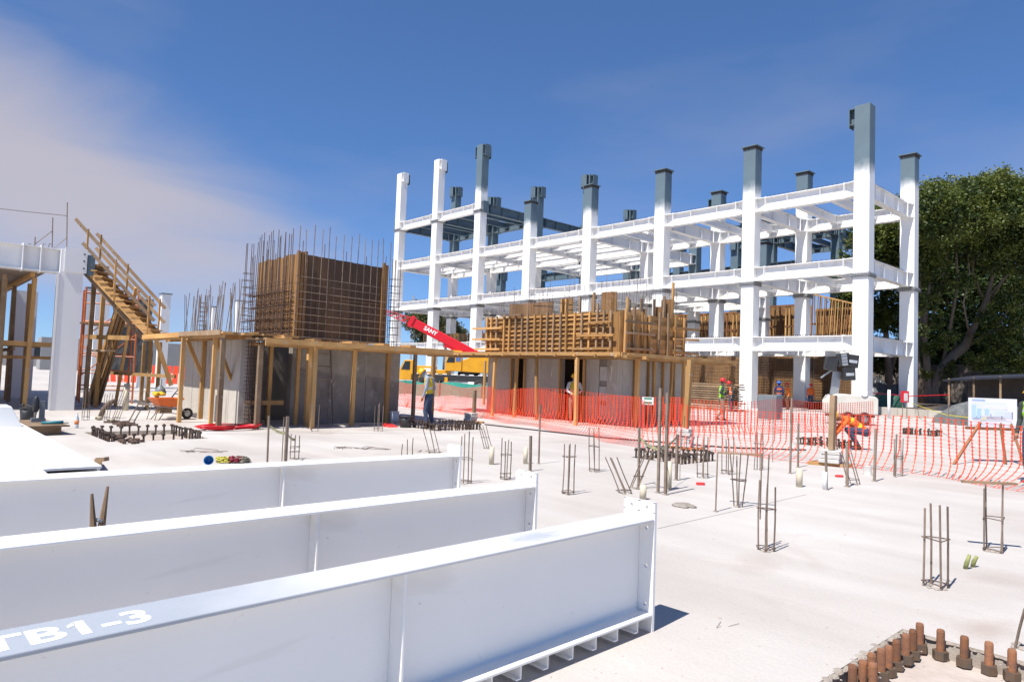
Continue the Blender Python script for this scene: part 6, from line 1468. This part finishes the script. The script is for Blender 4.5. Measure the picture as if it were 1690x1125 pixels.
a, b = rp(60, 115), rp(330, 118); mb = MB(); mb.bar(a + Vector((0, 0, 2.2)), b + Vector((0, 0, 2.2)), 8, 4.4); mb.build('wall', mat('far_grey_wall', (.30, .30, .30), .9, (.24, .24, .24), .3, .5), bd_)
for k in range(7): p = a.lerp(b, (k + .5) / 7) - fwd * 4.05; mb = MB(); mb.box(p + Vector((0, 0, 2.4)), (2.0, .1, 1.3), Matrix.Rotation(math.atan2((b - a).y, (b - a).x), 3, 'Z')); mb.build('window', M_glass, bd_)
mb = MB(); q = rp(676, 260); mb.tube([q, q + Vector((0, 0, 30))], .5, 4); one('radio_mast', mb, M_galv, 'thin radio mast far behind the crane jib', 'mast')
# black sheet hung at the left, behind the stair
q = gp(213, 640); mb = MB()
for j in range(9):
    for i in range(7): mb.v.append(q + ax * ((i - 3) * .38 * (1 + .08 * math.sin(j))) + fwd * (.15 * math.sin(i * 2.1 + j * .6)) + Vector((0, 0, .9 + j * .55)))
for j in range(8):
    for i in range(6): a = j * 7 + i; mb.f.append((a, a + 1, a + 8, a + 7))
one('hanging_sheet', mb, M_tarpb, 'black plastic sheet hanging behind the stair foot', 'tarp', base=q)

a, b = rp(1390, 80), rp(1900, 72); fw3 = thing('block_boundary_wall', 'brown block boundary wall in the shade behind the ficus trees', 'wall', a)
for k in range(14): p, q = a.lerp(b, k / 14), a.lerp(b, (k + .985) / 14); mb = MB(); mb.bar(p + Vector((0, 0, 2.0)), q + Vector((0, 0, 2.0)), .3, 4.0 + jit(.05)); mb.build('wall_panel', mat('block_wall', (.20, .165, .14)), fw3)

# ------------------------------------------------------------------ people
M_skin = mat('skin', (.34, .18, .115), .6, (.28, .14, .09), 10, .5)
M_boot = mat('brown_boot', (.07, .045, .03), .8, (.05, .03, .02), 8, .5)
M_dark = mat('dark_eye', (.02, .015, .012), .4, (.03, .02, .015), 8, .5)
def person(label, loc, rz, pose, cols, h=1.72, helmet=None, z0=0.0, vestband=None, scale_arms=1.0):
    t = thing('person', label, 'person', Vector(loc) + Vector((0, 0, z0)), rz, local=True)
    J = {'pel': (0, 0, .95), 'che': (0, .01, 1.24), 'nek': (0, 0, 1.45), 'hed': (0, .03, 1.60),
         'shL': (-.19, 0, 1.40), 'shR': (.19, 0, 1.40), 'elL': (-.24, -.02, 1.12), 'elR': (.24, -.02, 1.12), 'wrL': (-.25, .06, .86), 'wrR': (.25, .06, .86),
         'hiL': (-.09, 0, .90), 'hiR': (.09, 0, .90), 'knL': (-.11, .02, .49), 'knR': (.11, .02, .49), 'anL': (-.11, -.02, .09), 'anR': (.11, -.02, .09)}
    J.update(pose); J = {k: Vector(v) for k, v in J.items()}; b = MB()
    def seg(a, c, r0, r1, n=10): b.tube([a, a.lerp(c, .5), c], [r0, (r0 + r1) / 2 * 1.04, r1], n); b.ball(a, r0, n=8, m=6); b.ball(c, r1, n=8, m=6)
    sx = (J['shR'] - J['shL']).normalized(); tz = (J['nek'] - J['pel']).normalized(); fy = tz.cross(sx).normalized()
    def ell(c, rx, ry, rz_, n=12, m=8):           # torso slices follow the trunk's own axes
        o = len(b.v); b.ball((0, 0, 0), 1, (rx, ry, rz_), n, m); M_ = Matrix((sx, fy, tz)).transposed()
        for i in range(o, len(b.v)): b.v[i] = M_ @ b.v[i] + Vector(c)
    ell(J['pel'], .165, .12, .15); ell(J['pel'].lerp(J['che'], .5), .155, .115, .2); ell(J['che'], .18, .125, .2); ell(J['che'].lerp(J['nek'], .6), .175, .10, .12)
    seg(J['nek'] - tz * .03, J['hed'] - (J['hed'] - J['nek']).normalized() * .06, .06, .055)
    hz_ = (J['hed'] - J['nek']).normalized(); hf = (fy - hz_ * fy.dot(hz_)).normalized(); Hm = Matrix((sx, hf, hz_)).transposed()
    def head(c, r, s):
        o = len(b.v); b.ball(c, r, s, 12, 8)
        for i in range(o, len(b.v)): b.v[i] = Hm @ b.v[i] + J['hed']
    head((0, 0, .02), .1, (.78, .98, 1.1)); head((0, .03, -.06), .07, (.8, .9, .9)); head((0, .105, -.01), .018, (.8, 1, 1.5)); head((-.08, 0, 0), .025, (.4, .8, 1.2)); head((.08, 0, 0), .025, (.4, .8, 1.2))
    for s in 'LR':
        seg(J['sh' + s], J['el' + s], .058, .046); seg(J['el' + s], J['wr' + s], .046, .034); seg(J['hi' + s], J['kn' + s], .092, .066); seg(J['kn' + s], J['an' + s], .066, .046)
        f = J['an' + s]; fd = Vector((0, 1, 0)); b.tube([f + Vector((0, -.06, -.04)), f + Vector((0, .05, -.045)), f + Vector((0, .17, -.06))], [.045, .045, .032], 8); b.ball(f + Vector((0, .17, -.06)), .032, n=8, m=5)
        b.tube([J['shL'] if s == 'L' else J['shR'], J['nek']], [.055, .06], 8)
    me = b.mesh('body'); tmp = bpy.data.objects.new('tmp', me); col.objects.link(tmp); md = tmp.modifiers.new('r', 'REMESH'); md.mode = 'VOXEL'; md.voxel_size = .017
    sm = tmp.modifiers.new('s', 'SMOOTH'); sm.factor = .5; sm.iterations = 3
    bpy.context.view_layer.update(); me2 = bpy.data.meshes.new_from_object(tmp.evaluated_get(bpy.context.evaluated_depsgraph_get())); bpy.data.objects.remove(tmp)
    # hands with palm, four fingers and a thumb
    hd_ = MB()
    for s, sg_ in (('L', -1), ('R', 1)):
        w = J['wr' + s]; d = (w - J['el' + s]).normalized(); side = d.cross(Vector((0, 1, 0)) if abs(d.y) < .8 else Vector((0, 0, 1))).normalized(); nn_ = side.cross(d)
        hd_.tube([w - d * .02, w + d * .03, w + d * .085], [.028, .036, .034], 8); hd_.ball(w + d * .085, .033, n=8, m=5)
        for k, (off, L) in enumerate(((-.026, .062), (-.009, .072), (.009, .068), (.026, .052))):
            a = w + d * .09 + side * off; hd_.tube([a, a + d * L * .55 + nn_ * .008, a + d * L * .85 + nn_ * .03], [.0095, .009, .007], 6)
        a = w + d * .03 - side * .03 * sg_; hd_.tube([a, a + d * .03 - side * .025 * sg_ + nn_ * .01, a + d * .06 - side * .025 * sg_ + nn_ * .025], [.012, .011, .008], 6)
    bm = bmesh.new(); bm.from_mesh(me2); nbody = len(bm.faces); bm.from_mesh(hd_.mesh('hand')); bm.to_mesh(me2); bm.free(); me2.name = 'body'
    mats = [cols['skin'] if 'skin' in cols else M_skin, cols['shirt'], cols['vest'], cols['pants'], M_boot, cols.get('hand', M_skin), cols.get('stripe', cols['vest']), M_dark]
    for m in mats: me2.materials.append(m)
    def dseg(p, a, c): ab = c - a; u = max(0, min(1, (p - a).dot(ab) / ab.length_squared)); return (p - a - ab * u).length
    segs = [('nek', 'hed', 0, .06), ('pel', 'nek', 2, .13)]
    for s in 'LR': segs += [('sh' + s, 'el' + s, 1, .05), ('el' + s, 'wr' + s, 1, .04), ('hi' + s, 'kn' + s, 3, .08), ('kn' + s, 'an' + s, 3, .055)]
    Lt = (J['nek'] - J['pel']).length
    for i, p in enumerate(me2.polygons):
        p.use_smooth = True; c = p.center
        if i >= nbody: p.material_index = 5; continue
        best = min(segs, key=lambda q: dseg(c, J[q[0]], J[q[1]]) - q[3]); k = best[2]
        if (c - J['hed']).length < .15 and (c - J['nek']).length > .09: k = 0
        if k == 2:
            f = (c - J['pel']).dot(tz) / Lt
            if f < .05: k = 3
            elif vestband and any(a < f < b_ for a, b_ in vestband): k = 6
            elif f > 1.0: k = 1
        if k == 3 and min((c - J['anL']).length, (c - J['anR']).length) < .13 and c.z < min(J['anL'].z, J['anR'].z) + .05: k = 4
        p.material_index = k
    bo_ = bpy.data.objects.new('body', me2); col.objects.link(bo_); bo_.parent = t
    ey = MB()
    for sx_ in (-.032, .032): ey.ball(J['hed'] + Hm @ Vector((sx_, .088, .015)), .011, (1, 1, .7), 6, 4)
    ey.build('eyes', M_dark, bo_)
    if helmet:
        hm = MB(); hm.lathe([(.118, .045), (.119, .08), (.112, .12), (.09, .16), (.05, .182), (.0001, .19)], 18); hm.lathe([(.112, .05), (.135, .042), (.135, .05), (.112, .058)], 18)
        o = len(hm.v); hm.box((0, .135, .046), (.15, .07, .010)); hm.box((0, -.0, .178), (.03, .17, .02))
        hm.v = [Hm @ (v + Vector((0, -.005, -.005))) + J['hed'] for v in hm.v]; hm.build('hard_hat', helmet, bo_, True)
    t.scale = (h / 1.72,) * 3
    return t
def cl(n, c): return mat(n, c, .85, tuple(v * .72 for v in c), 7, .5, .2, 30)
H_y, H_r, H_b, H_w = [mat('hat_' + n, c, .35, tuple(v * .9 for v in c), 3, .5) for n, c in (('yellow', (.85, .46, .01)), ('red', (.70, .02, .02)), ('blue', (.01, .12, .55)), ('white', (.75, .75, .75)))]
jeans, shirt_g, lime, orange = cl('blue_jeans', (.045, .065, .12)), cl('pale_grey_blue_shirt', (.33, .37, .43)), cl('lime_vest', (.38, .75, .06)), cl('orange_vest', (.85, .16, .03))
yvest, tan, navy, silver = cl('yellow_vest', (.72, .50, .03)), cl('sand_trousers', (.34, .27, .20)), cl('navy_cloth', (.02, .025, .14)), cl('reflective_tape', (.62, .62, .58))
faceL = math.atan2(-ax.y, -ax.x) - math.pi / 2       # facing camera-left
faceR = math.atan2(ax.y, ax.x) - math.pi / 2
faceC = math.atan2(-fwd.y, -fwd.x) - math.pi / 2
faceA = math.atan2(fwd.y, fwd.x) - math.pi / 2
person('person in yellow hard hat and yellow vest standing with bowed head by the left platform', gp(706, 707), faceL - .25,
       {'nek': (0, .07, 1.43), 'hed': (0, .19, 1.53), 'che': (0, .03, 1.23), 'elR': (.25, -.05, 1.12), 'wrR': (.22, .08, .88), 'elL': (-.24, .01, 1.13), 'wrL': (-.22, .10, .88), 'knL': (-.10, .06, .49), 'anR': (.11, -.12, .09)},
       dict(shirt=shirt_g, vest=yvest, pants=jeans, hand=cl('orange_glove', (.50, .14, .03)), stripe=silver, skin=cl('grey_face_cloth', (.32, .34, .36))), 1.72, H_y, vestband=((.30, .42),))
person('person in yellow hard hat and white sleeves standing in the middle core doorway', gp(946, 697), faceC,
       {'elL': (-.27, .0, 1.14), 'wrL': (-.08, .24, 1.05), 'elR': (.27, 0, 1.14), 'wrR': (.09, .26, 1.02)}, dict(shirt=cl('white_shirt', (.55, .55, .58)), vest=yvest, pants=tan, stripe=silver), 1.68, H_y, vestband=((.35, .45),))
person('person in red hard hat and lime vest walking right in front of the white frame', gp(1190, 694), faceR,
       {'elR': (.24, -.12, 1.16), 'wrR': (.20, .14, 1.06), 'elL': (-.24, .06, 1.14), 'wrL': (-.2, .3, 1.1), 'knL': (-.1, .14, .5), 'anL': (-.1, .14, .09), 'knR': (.1, .03, .5), 'anR': (.1, -.22, .13)}, dict(shirt=cl('dark_shirt', (.05, .06, .055)), vest=lime, pants=tan, stripe=silver), 1.72, H_r, vestband=((.35, .44), (.7, .76)))
person('person in red hard hat and orange vest beside the grey tool cabinet', rp(1207, 40), faceL,
       {'elR': (.24, .08, 1.15), 'wrR': (.18, .3, 1.1), 'nek': (0, .05, 1.44), 'hed': (0, .12, 1.57)}, dict(shirt=cl('dark_shirt', (.05, .06, .055)), vest=orange, pants=jeans, stripe=silver), 1.66, H_r, vestband=((.35, .44),))
person('person in blue hard hat and blue sleeves seen from behind under the frame', rp(1286, 45), faceA,
       {'elL': (-.27, .05, 1.14), 'wrL': (-.28, .16, .92), 'knR': (.1, .1, .5)}, dict(shirt=navy, vest=cl('dark_mesh_vest', (.06, .055, .10)), pants=cl('pale_jeans', (.13, .18, .27)), stripe=orange, skin=navy), 1.74, H_b, vestband=((.12, .24), (.62, .78)))
person('person in orange vest and red hard hat right of the blue hatted one', rp(1300, 47.5), faceL, {}, dict(shirt=orange, vest=orange, pants=cl('brown_trousers', (.16, .09, .05)), stripe=yvest), 1.68, H_r, vestband=((.4, .5),))
person('person in orange half hidden behind the second row white column', rp(1338, 50), faceC, {}, dict(shirt=orange, vest=orange, pants=jeans), 1.68, H_r)
person('person in orange vest and yellow hard hat crouching over bolts behind the net', gp(1411, 741), faceL - .3,
       {'pel': (0, -.22, .46), 'che': (0, .05, .66), 'nek': (0, .24, .78), 'hed': (0, .40, .80), 'shL': (-.18, .2, .74), 'shR': (.18, .2, .74), 'elL': (-.22, .36, .52), 'elR': (.22, .36, .52), 'wrL': (-.12, .50, .30), 'wrR': (.12, .5, .30), 'hiL': (-.1, -.2, .44), 'hiR': (.1, -.2, .44), 'knL': (-.2, .18, .50), 'knR': (.2, .16, .48), 'anL': (-.17, -.06, .09), 'anR': (.17, -.1, .09)},
       dict(shirt=orange, vest=orange, pants=jeans, stripe=yvest), 1.75, H_y, vestband=((.25, .40), (.7, .8)))
person('person in yellow hard hat and lime vest at the right edge behind the easel', rp(1706, 15.5), faceL + .4, {'elL': (-.26, .02, 1.14), 'wrL': (-.12, .25, 1.0)}, dict(shirt=cl('dark_shirt', (.05, .06, .055)), vest=lime, pants=jeans, stripe=silver), 1.72, H_y, vestband=((.3, .42), (.62, .7)))
person('person in red clothes far away on the first floor behind the crane', Vector((-53.5, 44.5, 0)), faceC, {}, dict(shirt=M_red, vest=M_red, pants=jeans), 1.7, H_r, z0=4.62)
person('person in white hard hat far away at the nose of the crane truck', rp(652, 62), faceR, {}, dict(shirt=shirt_g, vest=silver, pants=jeans), 1.7, H_w)
